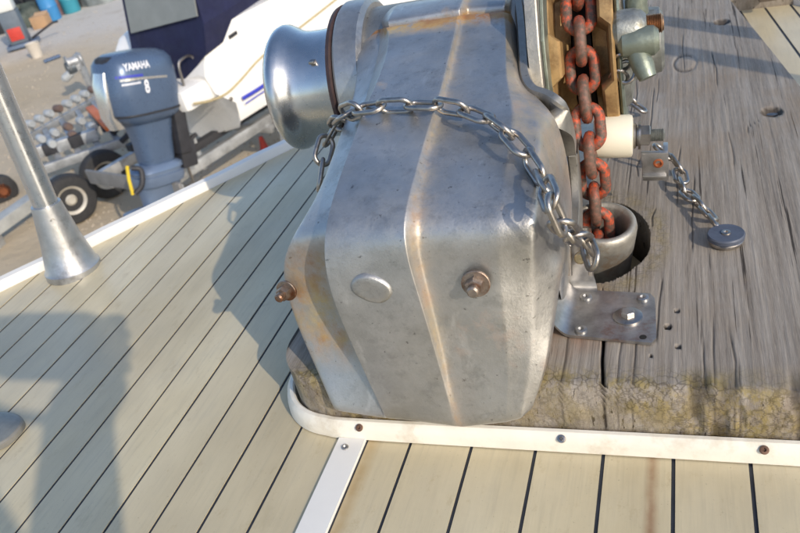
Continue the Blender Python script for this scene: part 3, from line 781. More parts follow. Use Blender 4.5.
# anchor chain: over the gypsy and straight down into the hawse pipe
ac = thing('anchor_chain', 'heavy rusty chain with bright orange paint, running over the gypsy into the hawse pipe', 'chain', (HCc.x, HCc.y, .06))
cp_ = []
cR = .078
for k in range(0, 9):
    q = math.radians(200 - 22 * (8 - k) + 0)          # round the wheel from the far side over the top
    cp_.append(W(GX, AY + cR * math.cos(q), AZ + cR * math.sin(-q) * -1 if False else AZ + abs(cR * math.sin(q)) if q < math.pi else AZ - cR * math.sin(q - math.pi)))
cp_ = [W(GX, AY + cR * math.cos(math.radians(d)), AZ + cR * math.sin(math.radians(d))) for d in (20, 45, 70, 95, 120, 145, 165, 180)]
cp_ += [W(*(loc((HCc.x - .001, HCc.y, z)))) for z in (.155, .12, .09, .06, .02)]
cp_ = bez(cp_, 90)
mA = link_mesh(.0450, .0315, .0100, mCHAIN, 1); mB = link_mesh(.0450, .0315, .0100, mCHAIN, 2)
chain(ac, cp_, .0258, [mA, mB], lambda c, t: (ax(GX) - c) if c.z > .22 else Vector((.05, 1, 0)), (8, 98), 5, 2, .004)

# stainless safety chain draped over the cover
sc = thing('safety_chain', 'shiny stainless chain draped over the windlass cover and shackled to the plate bracket', 'chain', tuple(W(0, .05, .22)))
lift = -.0075
CP = [W(*wx(321, 186, -.135)), W(*wx(321, 168, -.134)), W(*wx(324, 150, -.133)), W(*wx(333, 132, -.128)), W(*wtop(347, 114, .010)), W(*wtop(362, 109, lift + .004)), W(*wtop(395, 106, lift)), W(*wtop(440, 106, lift)), W(*wtop(472, 113, lift)),
      W(*wtop(505, 131, lift + .002)), W(*wtop(524, 153, lift + .004)), W(*wtop(541, 178, .006)), W(*wx(551, 200, .087)), W(*wx(558, 218, .090)), W(*wx(567, 231, .092)), W(*wx(578, 238, .096)), W(*wx(589, 245, .101)), W(*wx(590, 262, .104))]
CPs = bez(CP, 150)
mS = link_mesh(.0335, .0200, .0045, mSTEEL)
def sn(c, t):
    return Vector((0, -.25, 1)) + Vector((-.9, 0, 0)) * max(0, min(1, (-.27 - c.x) * 40)) + Vector((1.3, -.1, 0)) * max(0, min(1, (c.x + .125) * 30))
chain(sc, CPs, .0243, [mS], sn, (14, 76), 8, 5, .010)
# shackle end bolt at the plate bracket
eb = at(590, 257, .105)

# bracket plate
def bracket():
    base = at(605, 320, PZ); t = thing('plate_bracket', 'tea-stained steel plate bracket bolted to the pad beside the windlass cover', 'bracket', (base.x, base.y, PZ))
    z0 = PZ + .0012
    c00, c10, c11, c01 = at(554, 336, z0), at(657, 346, z0), at(655, 296, z0), at(566, 291, z0)
    V = []; NX, NY = 24, 10
    for layer, dzz in ((0, .0026), (1, 0.)):
        for j in range(NY + 1):
            for i in range(NX + 1):
                s, q = i / NX, j / NY
                # rounded starboard corners
                cut = .05 * (max(0, .14 - q) / .14) ** 2 + .05 * (max(0, q - .86) / .14) ** 2
                ss_ = s * (1 - cut)
                p = (c00.lerp(c10, ss_)).lerp(c01.lerp(c11, ss_), q)
                up = max(0, (.18 - s) / .18) ** 2 * .012
                V.append(Vector((p.x, p.y, z0 + dzz + up - .0008 * 0)))
    n = (NX + 1) * (NY + 1); Fc = gridf(NY + 1, NX + 1); Fc += [tuple(i + n for i in f) for f in gridf(NY + 1, NX + 1)]
    def ed(a, b): Fc.append((a, b, b + n, a + n))
    for i in range(NX): ed(i, i + 1); ed(NY * (NX + 1) + i, NY * (NX + 1) + i + 1)
    for j in range(NY): ed(j * (NX + 1), (j + 1) * (NX + 1)); ed(j * (NX + 1) + NX, (j + 1) * (NX + 1) + NX)
    mesh('base_plate', (V, Fc), mSTEELR, t, angle=40)
    # upstand bent from the far port corner
    V = []
    a0, a1 = at(566, 293, z0 + .002), at(597, 294, z0 + .002)
    prof = [(0, 0), (.004, .0006), (.007, .003), (.008, .008), (.008, .030), (.0075, .046)]
    for layer in (0, 1):
        for dy, dzv in prof:
            for s in (0, .1, .5, .9, 1):
                p = a0.lerp(a1, s); sh = (1 - dzv / .046 * (.32 if s > .5 else 0))
                x = a0.x + (p.x - a0.x) * sh
                V.append(Vector((x, p.y + dy - (0 if not layer else -.0026), z0 + dzv + (.0022 if not layer else 0))))
    nn = len(prof) * 5; Fc = gridf(len(prof), 5); Fc += [tuple(i + nn for i in f) for f in gridf(len(prof), 5)]
    for i in range(len(prof) - 1):
        for s in (0, 4): a = i * 5 + s; Fc.append((a, a + 5, a + 5 + nn, a + nn))
    for s in range(4): a = (len(prof) - 1) * 5 + s; Fc.append((a, a + 1, a + 1 + nn, a + nn))
    mesh('upstand', (V, Fc), mSTEELR, t, angle=50)
    for u, v in ((586, 298), (643, 299), (581, 331)):
        p = at(u, v, z0 + .0026); mesh('screw', screw(p, (0, 0, 1), .0052, .0022), mSTEELR, t)
    p = at(628, 317, z0 + .0026)
    mesh('washer', lathe([(0, .0115), (.0014, .0115), (.0018, .0108), (.0018, .003)], p, (0, 0, 1), 32), mSTEEL, t)
    mesh('hex_bolt', lathe([(.0016, .0058), (.0050, .0058), (.0060, .005), (.0062, .0003)], p, (.05, .05, 1), 6), mSTEELR, t)
    p = at(643, 337, z0 + .0027); mesh('screw_hole', lathe([(0, .0028), (.0002, .0026), (.0002, .0002)], p, (0, 0, 1), 16), mHOLE, t)
    return t
bk = bracket()
sh = thing('shackle_bolt', 'stainless shackle and bolt joining the safety chain to the plate bracket upstand', 'shackle', tuple(at(585, 262, .09)))
p = at(580, 259, .093)
mesh('bolt', lathe([(0, .0005), (0, .003), (.003, .0052), (.006, .0052), (.0075, .004), (.0075, .0004)], p + Vector((0, .004, 0)), (0.1, -1, .25), 14), simple('brass bolt head', (.5, .40, .25, 1), .3, 1, .2, 120), sh)
q0, q1 = at(567, 250, .10), at(597, 252, .10)
for uu_ in (569, 590):
    a_ = at(uu_, 246, .104); b_ = at(uu_ + 1, 275, .078)
    mesh('shackle_arm', tube([a_, a_.lerp(b_, .5), b_], .0022, 10), mSTEEL, sh)
a_ = at(569, 246, .104); b_ = at(590, 246, .104)
mesh('shackle_bow', tube(bez([a_, a_.lerp(b_, .25) + Vector((0, .006, .004)), a_.lerp(b_, .75) + Vector((0, .006, .004)), b_], 12), .0022, 10), mSTEEL, sh)

# thin chain with the rubber-faced disc lying on the pad
tc = thing('thin_chain', 'short thin chain lying on the pad between the lug bracket and the grey disc', 'chain', tuple(at(695, 195, PZ)))
z1 = PZ + .006
TP = [at(663, 152, .078), at(674, 160, .070), at(680, 172, z1 + .003), at(682, 186, z1), at(692, 198, z1), at(704, 208, z1), at(713, 220, z1), at(721, 231, z1)]
mT = link_mesh(.0275, .0170, .0040, mSTEEL)
chain(tc, bez(TP, 70), .0195, [mT], lambda c, t: Vector((0, 0, 1)), (25, 70), 14, 9, .0)
dc = at(726, 243, PZ)
ds = thing('steel_disc', 'small grey rubber-faced steel disc on the end of the thin chain', 'disc', tuple(dc))
mesh('lower_disc', lathe([(0, .003), (0, .0135), (.001, .0145), (.003, .0145), (.004, .0135)], dc + Vector((0, 0, .001)), (0, 0, 1), 32), mSTEEL, ds)
mesh('rubber_face', lathe([(.0042, .0125), (.005, .0155), (.0085, .0158), (.0097, .0148), (.0095, .006), (.0095, .0003)], dc + Vector((0, 0, .001)), (0, 0, 1), 36), mRUBGREY, ds)
mesh('screw', screw(dc + Vector((0, 0, .0105)), (0, 0, 1), .0042, .0012), mSTEEL, ds)
# short loose chain end beside the gypsy
lc = thing('loose_chain', 'tiny loose chain end on the pad behind the white nylon roller', 'chain', tuple(at(630, 105, PZ)))
LP = [at(614, 92, .085), at(624, 97, .078), at(634, 104, .072), at(640, 108, .066)]
chain(lc, bez(LP, 20), .0165, [mT], lambda c, t: Vector((0, 0, 1)), (20, 75), 12, 4, .003)

# ------------------------------------------------------------------ stanchion base on the port deck
def plane_hit(u, v, p):
    d = Vector(ray(u, v)); o = Vector((0, 0, H)); return o + d * (p - o).dot(d)
def stanchion():
    b0 = at(74, 270, 0.0); t = thing('rail_post', 'silver tubular rail post in a flared base socket at the port toe rail', 'rail post', tuple(b0))
    s1 = b0 + Vector((0, 0, 0))
    far = min((at(9, 118, zz) for zz in np.linspace(.1, .38, 120)), key=lambda p: math.hypot(p.x - b0.x, p.y - b0.y))
    d = (far - s1).normalized()
    mth = min((s1 + d * q for q in np.linspace(.03, .2, 120)), key=lambda p: (p - plane_hit(50, 205, p)).length); ln = (mth - s1).length
    up = Vector((0, 0, 1))
    mesh('socket', lathe([(-.006, .010), (-.006, .0365), (.003, .0365), (.006, .034), (ln * .45, .0265), (ln * .9, .0202), (ln * .96, .0195), (ln, .0188), (ln, .012)], s1 + d * .004, d, 40), simple('dull cast aluminium', (.46, .46, .46, 1), .42, .85, .15, 40, .0003, srgb(110, 104, 98), (.55, .75)), t)
    mesh('tube', tube([s1 + d * ln * .9, s1 + d * (ln + .25), s1 + d * (ln + .6)], .0158, 28), simple('anodised tube', (.55, .56, .57, 1), .3, .9, .06, 60, .00005), t)
    sp_ = s1 + d * ln * .86; toC = (Vector((0, 0, H)) - sp_).normalized(); toC = (toC - d * toC.dot(d)).normalized()
    mesh('set_screw', lathe([(0, .0032), (.0008, .0032), (.001, .0015), (.0002, .0012), (.0002, .0001)], sp_ + toC * .0203, toC, 12), mSTEELR, t)
stanchion()
# starboard pulpit legs: outside the picture, their shadows cross the pad
tubeM = simple('pulpit tube', (.55, .56, .57, 1), .3, .9, .06, 60, .00005)
pu = thing('bow_pulpit', 'tubular steel pulpit rail standing on the starboard deck edge', 'rail', (.56, .62, 0))
def leg(x, y, x2, y2, h_): mesh('leg', tube([(x, y, 0), (x2, y2, h_)], .018, 16), tubeM, pu)
leg(.62, .56, .66, .60, .62); leg(.47, .83, .50, .86, .60)
mesh('top_rail', tube(bez([(.70, .15, .62), (.66, .60, .62), (.50, .86, .60), (.20, 1.45, .62), (.0, 1.9, .64)], 24), .0135, 16), tubeM, pu)
mesh('foot', lathe([(0, .035), (.006, .035), (.012, .02), (.03, .017)], (.62, .56, 0), (0, 0, 1), 24), tubeM, pu)
mesh('foot', lathe([(0, .035), (.006, .035), (.012, .02), (.03, .017)], (.47, .83, 0), (0, 0, 1), 24), tubeM, pu)

# rounded flat thing at the left edge of the deck
fo = at(0, 425, .012)
fp = thing('vent_cap', 'small rounded grey cap on the planks at the left edge of the deck', 'deck cap', (fo.x, fo.y, 0))
cc = at(-17, 426, .012); V = []
def oval(z, k): 
    return [Vector((cc.x + k * (.040 * math.cos(q) * abs(math.cos(q)) ** -.2 if abs(math.cos(q)) > 1e-6 else 0), cc.y + k * (.026 * math.sin(q) * (abs(math.sin(q)) + 1e-6) ** -.2), z)) for q in [2 * math.pi * i / 40 for i in range(40)]]
rings = [oval(.0005, 1.0), oval(.006, 1.0), oval(.0078, .95)]
V = [p for r in rings for p in r]; Fc = [(i * 40 + k, i * 40 + (k + 1) % 40, (i + 1) * 40 + (k + 1) % 40, (i + 1) * 40 + k) for i in range(2) for k in range(40)]
mesh('rim', (V, Fc), simple('grey rim', srgb(118, 116, 110), .5, 0, .2, 60), fp)
rings = [oval(.0076, .96), oval(.0086, .86), oval(.0087, .4)]
V = [p for r in rings for p in r]; Fc = [(i * 40 + k, i * 40 + (k + 1) % 40, (i + 1) * 40 + (k + 1) % 40, (i + 1) * 40 + k) for i in range(2) for k in range(40)] + [tuple(80 + k for k in range(40))]
mesh('lid', (V, Fc), simple('grey lid', srgb(122, 124, 120), .4, .1, .2, 60), fp)

# ================================================================== THE YARD BEHIND
GZ = -2.5
mGEL = simple('white gelcoat', srgb(236, 234, 230), .28, 0, .03, 3, 0)
mNAVY = simple('navy canvas', srgb(24, 28, 62), .8, 0, .2, 6, .001)
mWIN = simple('clear vinyl window', srgb(128, 130, 128), .22, 0, .12, 4, .0005)
mOB = simple('blue grey engine paint', srgb(82, 100, 126), .3, .25, .06, 8, 0)
mOBL = simple('light blue grey engine paint', srgb(104, 120, 144), .35, .25, .08, 8, 0)
mSIL = simple('silver trim', (.7, .7, .7, 1), .25, .9, .05, 10, 0)
mWHT = simple('white decal', srgb(236, 236, 240), .5, 0, .02, 10, 0)
mBLUE = simple('blue decal', srgb(54, 62, 170), .5, 0, .05, 10, 0)
mTAN = simple('tan rub rail', srgb(176, 160, 122), .5, 0, .1, 10, 0)
mTYRE = simple('tyre rubber', (.03, .03, .032, 1), .75, 0, .2, 20, .001)
mRIM = simple('white steel wheel', srgb(196, 190, 178), .45, .2, .15, 9, 0, srgb(140, 96, 66), (.55, .7))
mZINC = simple('galvanised trailer steel', (.42, .43, .44, 1), .5, .6, .3, 9, .001, srgb(120, 96, 74), (.6, .75))
mROLL = simple('pale roller', srgb(168, 172, 174), .5, 0, .15, 12, 0)
mBLK = simple('black plastic', (.025, .025, .03, 1), .6, 0, .3, 9, 0)
mORG = simple('orange plastic', srgb(206, 106, 46), .55, 0, .15, 9, 0)
mYEL = simple('yellow strap', srgb(216, 186, 44), .6, 0, .1, 9, 0)
mRED = simple('red plastic', srgb(190, 60, 50), .5, 0, .1, 9, 0)

hd = math.radians(18); S0 = Vector((-3.75, 5.3, 0)); FW = Vector((math.sin(hd), math.cos(hd), 0)); PT = Vector((-FW.y, FW.x, 0)); UPV = Vector((0, 0, 1))
def B(s, p, z): v = S0 + FW * s + PT * p; v.z = z; return v
AXB = (FW, PT, UPV)
def hullp(u, v, off=0.):
    n = np.array(PT); d = ray(u, v); o = np.array([0, 0, H]); c = n.dot(np.array(S0)) + off
    q = Vector(o + d * ((c - o.dot(n)) / d.dot(n))); r = q - S0; return r.dot(FW), q.z
boat = thing('motor_boat', 'white motor boat on its trailer with a navy canvas canopy and a tan rub line', 'boat', (B(2, .8, GZ)))
# hull loft
secs = []
LN = 5.2; BM = 1.22
def halfw(s): return BM / 2 * (1 - max(0, (s - 2.2) / (LN - 2.2)) ** 2.2)
svals = [.14, .18, .24, .32, .42, .6, .9, 1.3, 1.8, 2.4, 3., 3.6, 4.2, 4.7, 5.05, 5.19]
def topz(s): return np.interp(s, [.14, .18, .24, .32, .42, .6, 1.3, 5.2], [-1.26, -1.16, -1.06, -.985, -.955, -.945, -.935, -.75])
V = []
prof_t = [(1.0, 0.), (1.015, .25), (1.0, .5), (.975, .68), (.955, .78), (.90, .86), (.55, .95), (0, 1.06)]
for s in svals:
    hw_ = halfw(s); zt = topz(s); zb = -1.90 + .25 * max(0, (s - 3) / 2.2) ** 2
    ring = [(BM / 2 - hw_ * a, zt + (zb - zt) * t) for a, t in prof_t]
    ring += [(BM / 2 + hw_ * a, zt + (zb - zt) * t) for a, t in reversed(prof_t[:-1])]
    ring += [(BM / 2 + hw_ * .86, zt + .015), (BM / 2, zt - .12), (BM / 2 - hw_ * .86, zt + .015)]
    V += [B(s + max(0, .36 - s) * min(1, max(0, (-1.40 - z) / .12)), p, z) for p, z in ring]
nr_ = len(prof_t) * 2 - 1 + 3
Fc = []
for i in range(len(svals) - 1):
    for k in range(nr_): Fc.append((i * nr_ + k, i * nr_ + (k + 1) % nr_, (i + 1) * nr_ + (k + 1) % nr_, (i + 1) * nr_ + k))
Fc.append(tuple(range(nr_))); Fc.append(tuple((len(svals) - 1) * nr_ + k for k in range(nr_)))
mesh('hull', (V, Fc), mGEL, boat, True, angle=40)
mesh('swim_platform', box(B(.24, BM / 2, -1.375), .74, BM * .96, .19, AXB, .06), mGEL, boat)
mesh('platform_well', box(B(.05, BM / 2 + .1, -1.272), .22, BM * .5, .02, AXB, .008), simple('grey non slip', srgb(190, 190, 186), .6, 0, .1, 9), boat)
def strip(pix, wz_, mat_, nm, off=-.012, ext=None):
    pts = [hullp(u, v) for u, v in pix]
    if ext: pts += ext
    P = bez([B(s, off, z) for s, z in pts], 24); V = []
    for p in P:
        for a, b in ((0, 0), (-.008, .3), (-.008, .7), (0, 1)): V.append(p + PT * a + UPV * (b - .5) * wz_)
    return mesh(nm, (V, gridf(len(P), 4)), mat_, boat)
strip([(192, 104), (208, 101), (225, 94), (240, 80), (262, 56), (300, 27)], .022, mTAN, 'rub_line', ext=[(2.6, -1.12)])
strip([(241, 99), (262, 86)], .035, mBLUE, 'blue_stripe', -.016, ext=[(1.4, -1.53), (2.4, -1.47)])
strip([(244, 104), (262, 92)], .012, mBLUE, 'blue_stripe', -.016, ext=[(1.4, -1.60), (2.4, -1.54)])
s_, z_ = hullp(232, 35); mesh('vent_slot', box(B(s_, -.012, z_), .10, .012, .03, (FW + UPV * .1, PT, UPV), .004), mBLK, boat)
s_, z_ = hullp(230, 99); mesh('drain_fitting', lathe([(0, .018), (.01, .018), (.012, .008), (.012, .001)], B(s_, -.008, z_), -PT, 14), mSTEEL, boat)
# rails at the stern
for u, v in ((187, 78), (196, 72)):
    d = ray(u, v); 
s1_, z1_ = hullp(186, 84, .10)
for k, (ss0, pp0) in enumerate(((.02, .12), (.02, .42))):
    pts = [B(ss0 - .02, pp0, -1.28), B(ss0, pp0, -1.12), B(ss0 + .06, pp0, -1.08), B(ss0 + .16, pp0, -1.1), B(ss0 + .2, pp0, -1.26)]
    mesh('grab_rail', tube(bez(pts, 20), .012, 8), mSTEEL, boat)
mesh('ladder', tube([B(-.14, .25, -1.3), B(-.17, .25, -2.1)], .012, 8), mSTEEL, boat)
mesh('ladder', tube([B(-.14, .42, -1.3), B(-.17, .42, -2.1)], .012, 8), mSTEEL, boat)
# canopy
ca = thing('canopy', 'navy canvas canopy with a grey clear window over the white boat', 'canopy', B(.6, .8, -1))
def CPt(s, p, z): return B(s, p, z)
def aftp(u, v, s=.40):
    n = np.array(FW); d = ray(u, v); o = np.array([0, 0, H]); c = n.dot(np.array(S0)) + s
    return Vector(o + d * ((c - o.dot(n)) / d.dot(n)))
nA = (FW - UPV * .22).normalized(); qA = B(.14, 0, -1.3)
def ap_(u, v, off=0.):
    d = Vector(ray(u, v)); o = Vector((0, 0, H)); return o + d * ((qA - o).dot(nA) / d.dot(nA)) - nA * off
aft = [ap_(206, 54), ap_(204, 24), ap_(196, 0), ap_(190, -70), ap_(150, -90), ap_(112, -70), ap_(122, 0), ap_(131, 46), ap_(136, 82), ap_(186, 82)]
fwd = [a + FW * 1.9 + PT * .36 - UPV * (-.04 if i not in (3, 4, 5) else .15) for i, a in enumerate(aft)]
n_ = len(aft); V = aft + [a.lerp(b, .5) + (UPV * .03 if 1 < i < 5 else UPV * 0) for i, (a, b) in enumerate(zip(aft, fwd))] + fwd
Fc = [(r * n_ + k, r * n_ + (k + 1) % n_, (r + 1) * n_ + (k + 1) % n_, (r + 1) * n_ + k) for r in range(2) for k in range(n_)] + [tuple(range(n_)), tuple(2 * n_ + k for k in range(n_))]
mesh('canvas', (V, Fc), mNAVY, ca, True, angle=20)
def aftp(u, v, s=.40):
    n = np.array(FW); d = ray(u, v); o = np.array([0, 0, H]); c = n.dot(np.array(S0)) + s
    return Vector(o + d * ((c - o.dot(n)) / d.dot(n)))
def win_pt(u, v):        # on the slanting aft panel
    a, b, c = aft[1], aft[2], aft[5]; nn = (b - a).cross(c - a).normalized()
    d = Vector(ray(u, v)); o = Vector((0, 0, H)); return o + d * ((a - o).dot(nn) / d.dot(nn)), nn
W4 = []
W4 = [ap_(u, v, .02) for u, v in ((134, 33), (200, 16), (190, -40), (120, -40))]; nn = -nA
mesh('window', prism(W4, nn * .012), mWIN, ca, False)
# boat trailer
bt = thing('boat_trailer', 'galvanised trailer carrying the white motor boat', 'trailer', B(1.2, .8, GZ))
mesh('side_beam', box(B(1.9, .35, -2.02), 4.6, .07, .10, AXB, .01), mZINC, bt); mesh('side_beam', box(B(1.9, 1.27, -2.02), 4.6, .07, .10, AXB, .01), mZINC, bt)
for s in (-.3, .9, 2.6): mesh('cross_beam', box(B(s, .81, -2.09), .07, 1.1, .07, AXB, .01), mZINC, bt)
mesh('lamp_board', box(B(-.42, .75, -2.02), .03, 1.35, .14, AXB, .01), simple('grey board', srgb(126, 124, 122), .6, 0, .15, 9), bt)
mesh('board_panel', box(B(-.445, .38, -2.02), .012, .34, .10, AXB, .004), mBLK, bt)
mesh('bunk', box(B(.9, .42, -1.90), 1.9, .09, .07, AXB, .01), mBLK, bt); mesh('bunk', box(B(.9, 1.2, -1.90), 1.9, .09, .07, AXB, .01), mBLK, bt)
mesh('post', box(B(.1, .42, -1.95), .05, .05, .34, AXB, .005), mZINC, bt); mesh('post', box(B(.1, 1.2, -1.95), .05, .05, .34, AXB, .005), mZINC, bt)
def wheel(c, axis, R, wd, parent, rimr=.56):
    ax_ = Vector(axis).normalized(); c = Vector(c)
    t = mesh('tyre', lathe([(-wd / 2, R * rimr), (-wd / 2, R * .80), (-wd * .46, R * .93), (-wd * .3, R), (wd * .3, R), (wd * .46, R * .93), (wd / 2, R * .80), (wd / 2, R * rimr), (wd * .3, R * rimr * .97)], c, ax_, 40), mTYRE, parent)
    mesh('rim', lathe([(wd * .1, R * rimr), (wd * .45, R * rimr), (wd * .38, R * rimr * .85), (wd * .15, R * rimr * .7), (wd * .2, R * .3), (wd * .36, R * .17), (wd * .45, R * .14), (wd * .45, .001)], c, ax_, 32), mRIM, parent)
for s in (1.15,): wheel(B(s, .02, GZ + .27), -PT, .27, .17, bt)
mesh('mudguard', tube([B(1.15 + .36 * math.cos(q), .02, GZ + .27 + .36 * math.sin(q)) for q in [math.pi * k / 10 for k in range(11)]], [.06] * 11, 6), mZINC, bt)

# outboard engine: local axes fw (FW), side (PT), up, tilted with the leg kicked aft
e0 = B(-.33, .26, -1.14)
tl = math.radians(13)
EF = (FW * math.cos(tl) - UPV * math.sin(tl) * -1).normalized(); 
EU = (UPV * math.cos(tl) + FW * math.sin(tl)).normalized(); EF = (FW - EU * FW.dot(EU)).normalized(); ES = EU.cross(EF) * -1
ob = thing('outboard_engine', 'blue grey outboard engine with white lettering on its cowling, behind the white boat', 'outboard engine', tuple(B(-.33, .26, GZ)))
def E(f, s, u): return e0 + EF * f + ES * s + EU * u
def sup(levels, n=36, e=.62):
    V = []
    for u, f0, a, b in levels:
        for k in range(n):
            q = 2 * math.pi * k / n; c, s = math.cos(q), math.sin(q)
            V.append(E(f0 + a * math.copysign(abs(c) ** e, c), b * math.copysign(abs(s) ** e, s), u))
    m = len(levels); Fc = [(i * n + k, i * n + (k + 1) % n, (i + 1) * n + (k + 1) % n, (i + 1) * n + k) for i in range(m - 1) for k in range(n)]
    return V, Fc + [tuple(range(n)), tuple((m - 1) * n + k for k in range(n))]
cowl = sup([(-.30, .04, .12, .10), (-.28, .03, .21, .155), (-.24, .02, .275, .20), (-.18, 0, .30, .222), (-.02, 0, .315, .232), (.10, 0, .31, .228), (.19, 0, .295, .215), (.235, 0, .26, .185), (.262, 0, .20, .14), (.272, 0, .10, .07)])
co = mesh('cowling', cowl, mOB, ob, True, angle=60)
mesh('cowling_seam', sup([(-.205, .005, .300, .222), (-.197, .005, .305, .226), (-.19, .003, .303, .224)]), mBLK, ob)
mesh('air_intake', sup([(.19, -.21, .08, .12), (.235, -.20, .07, .11), (.25, -.19, .05, .09)]), mBLK, ob)
mesh('rear_trim', sup([(-.30, -.24, .06, .05), (-.2, -.30, .04, .075), (.05, -.315, .03, .085), (.14, -.29, .03, .07)]), mSIL, ob)
mesh('leg_housing', sup([(-.66, .05, .13, .10), (-.60, .05, .15, .105), (-.45, .05, .16, .11), (-.28, .04, .19, .14)]), mOB, ob)
mesh('apron', sup([(-.80, .03, .21, .14), (-.76, .03, .225, .15), (-.72, .03, .22, .15), (-.715, .03, .20, .14), (-.69, .03, .20, .14), (-.685, .03, .22, .15), (-.65, .04, .21, .14), (-.63, .04, .17, .12)]), mOBL, ob)
mesh('lower_leg', sup([(-1.16, .02, .15, .06), (-1.0, .03, .17, .075), (-.90, .03, .18, .085), (-.80, .03, .19, .10)]), mOBL, ob)
mesh('cavitation_plate', sup([(-1.00, -.04, .30, .11), (-.985, -.04, .30, .11)], 30), mOBL, ob)
mesh('gear_case', lathe([(-.22, .002), (-.2, .03), (-.1, .06), (.05, .065), (.2, .05), (.3, .01)], E(0, 0, -1.22), EF, 20), mOBL, ob)
mesh('skeg', prism([E(-.1, 0, -1.26), E(.12, 0, -1.26), E(.0, 0, -1.42), E(-.08, 0, -1.42)], ES * .015), mOBL, ob)
mesh('clamp_bracket', join(box(E(.26, 0, -.42), .12, .30, .36, (EF, ES, EU), .02), box(E(.30, 0, -.62), .16, .24, .22, (EF, ES, EU), .02)), mBLK, ob)
for k in range(3):
    mesh('hose', tube(bez([E(.2, -.05 - .04 * k, -.18), E(.36, -.10 - .05 * k, -.36), E(.34, -.02 - .03 * k, -.56), E(.50, .0, -.50)], 18), .018, 8), mBLK, ob)
# decals wrapped onto the cowling
bv = BVHTree.FromPolygons([v for v in cowl[0]], [tuple(f) for f in cowl[1]])
SIDE = -PT
Dv = (e0 - Vector((0, 0, H))).normalized()
def wrap(verts2, fcs, u, v, dx, dy, mat_, nm, th=.004):
    """lay a flat design on the cowling around the place seen at (u, v)"""
    o = Vector((0, 0, H)); hit, nrm, idx, ds_ = bv.ray_cast(o, Vector(ray(u, v)))
    if hit is None: return
    if nrm.dot(Vector(ray(u, v))) > 0: nrm = -nrm
    dz_ = EU; nx = nrm.normalized(); rt = dz_.cross(nx).normalized(); up_ = nx.cross(rt)
    Vb = []; 
    for x, y in verts2:
        p = hit + rt * (x * dx) + up_ * (y * dy) + nx * .2
        h2, n2, i2, d2 = bv.ray_cast(p, -nx)
        Vb.append((h2 if h2 is not None else hit) + nx * th)
    mesh(nm, (Vb, fcs), mat_, ob, False)
def text2(body):
    cu_ = bpy.data.curves.new('t', 'FONT'); cu_.body = body; cu_.align_x = 'CENTER'; cu_.align_y = 'CENTER'; cu_.offset = .018; cu_.resolution_u = 3
    to = bpy.data.objects.new('t', cu_); COL.objects.link(to); bpy.context.view_layer.update()
    me = bpy.data.meshes.new_from_object(to.evaluated_get(bpy.context.evaluated_depsgraph_get()))
    bm = bmesh.new(); bm.from_mesh(me); bmesh.ops.triangulate(bm, faces=bm.faces); bmesh.ops.subdivide_edges(bm, edges=[e for e in bm.edges if e.calc_length() > .3], cuts=2); bm.verts.index_update()
    out = [(v.co.x, v.co.y) for v in bm.verts], [tuple(v.index for v in f.verts) for f in bm.faces]
    bm.free(); bpy.data.objects.remove(to); bpy.data.curves.remove(cu_); bpy.data.meshes.remove(me); return out
tv, tf = text2('YAMAHA'); wrap(tv, tf, 137, 66, .052, .078, mWHT, 'lettering')
dv_ = [(-1 + .2 * k + dx, y) for k in range(10) for dx, y in ((0, -.1), (.14, -.1), (.14, .12), (0, .12))]     # small print too faint to read
wrap(dv_, [(4 * k, 4 * k + 1, 4 * k + 2, 4 * k + 3) for k in range(10)], 132, 84, .075, .07, mWHT, 'small_print')
tv, tf = text2('8'); wrap(tv, tf, 147, 87, .085, .14, mWHT, 'number')
q_ = [(-1, .12), (-.3, .10), (.5, -.05), (1, -.12), (1, -.22), (.5, -.20), (-.3, 0.0), (-1, .0)]
qs = [(-1 + 2 * k / 12, .10 - .16 * ((k / 12) ** 1.6) + w_) for w_ in (.05, -.05) for k in range(13)]
wrap(qs, [(k, k + 1, 14 + k, 13 + k) for k in range(12)], 146, 79, .20, .17, mSIL, 'swoosh')
wrap(qs, [(k, k + 1, 14 + k, 13 + k) for k in range(6)], 143, 76, .20, .17, mBLUE, 'swoosh', .0035)
rr_ = (E(-.1, 0, -.95) - Vector((0, 0, H))).length - .25
mesh('yellow_strap', tube([rng_pt(127, 166, rr_), rng_pt(129, 180, rr_), rng_pt(133, 195, rr_)], .014, 8), mYEL, ob)
mesh('hose', tube(bez([rng_pt(131, 168, rr_), rng_pt(141, 170, rr_), rng_pt(142, 185, rr_), rng_pt(135, 194, rr_)], 16), .022, 8), mBLK, ob)

# ---- empty tandem trailer with rollers, left of the engine
et = thing('roller_trailer', 'empty boat trailer with rows of pale rollers and two white wheels, beside the outboard engine', 'trailer', (-6.1, 6.3, GZ))
def G(u, v, z): return at(u, v, z)
TZ = -2.03
pA, pB, pC, pD = G(22, 142, TZ), G(100, 98, TZ), G(128, 140, TZ), G(36, 172, TZ)
mesh('side_beam', box((pA + pB) / 2, (pB - pA).length, .07, .09, ((pB - pA), UPV.cross(pB - pA), UPV), .01), mZINC, et)
mesh('side_beam', box((pD + pC) / 2, (pC - pD).length, .07, .09, ((pC - pD), UPV.cross(pC - pD), UPV), .01), mZINC, et)
for k in range(5):
    a = pA.lerp(pB, .06 + k * .21); b = pD.lerp(pC, .06 + k * .21)
    mesh('cross_beam', box((a + b) / 2 + UPV * .002, (b - a).length, .06, .06, ((b - a), UPV.cross(b - a), UPV), .01), mZINC, et)
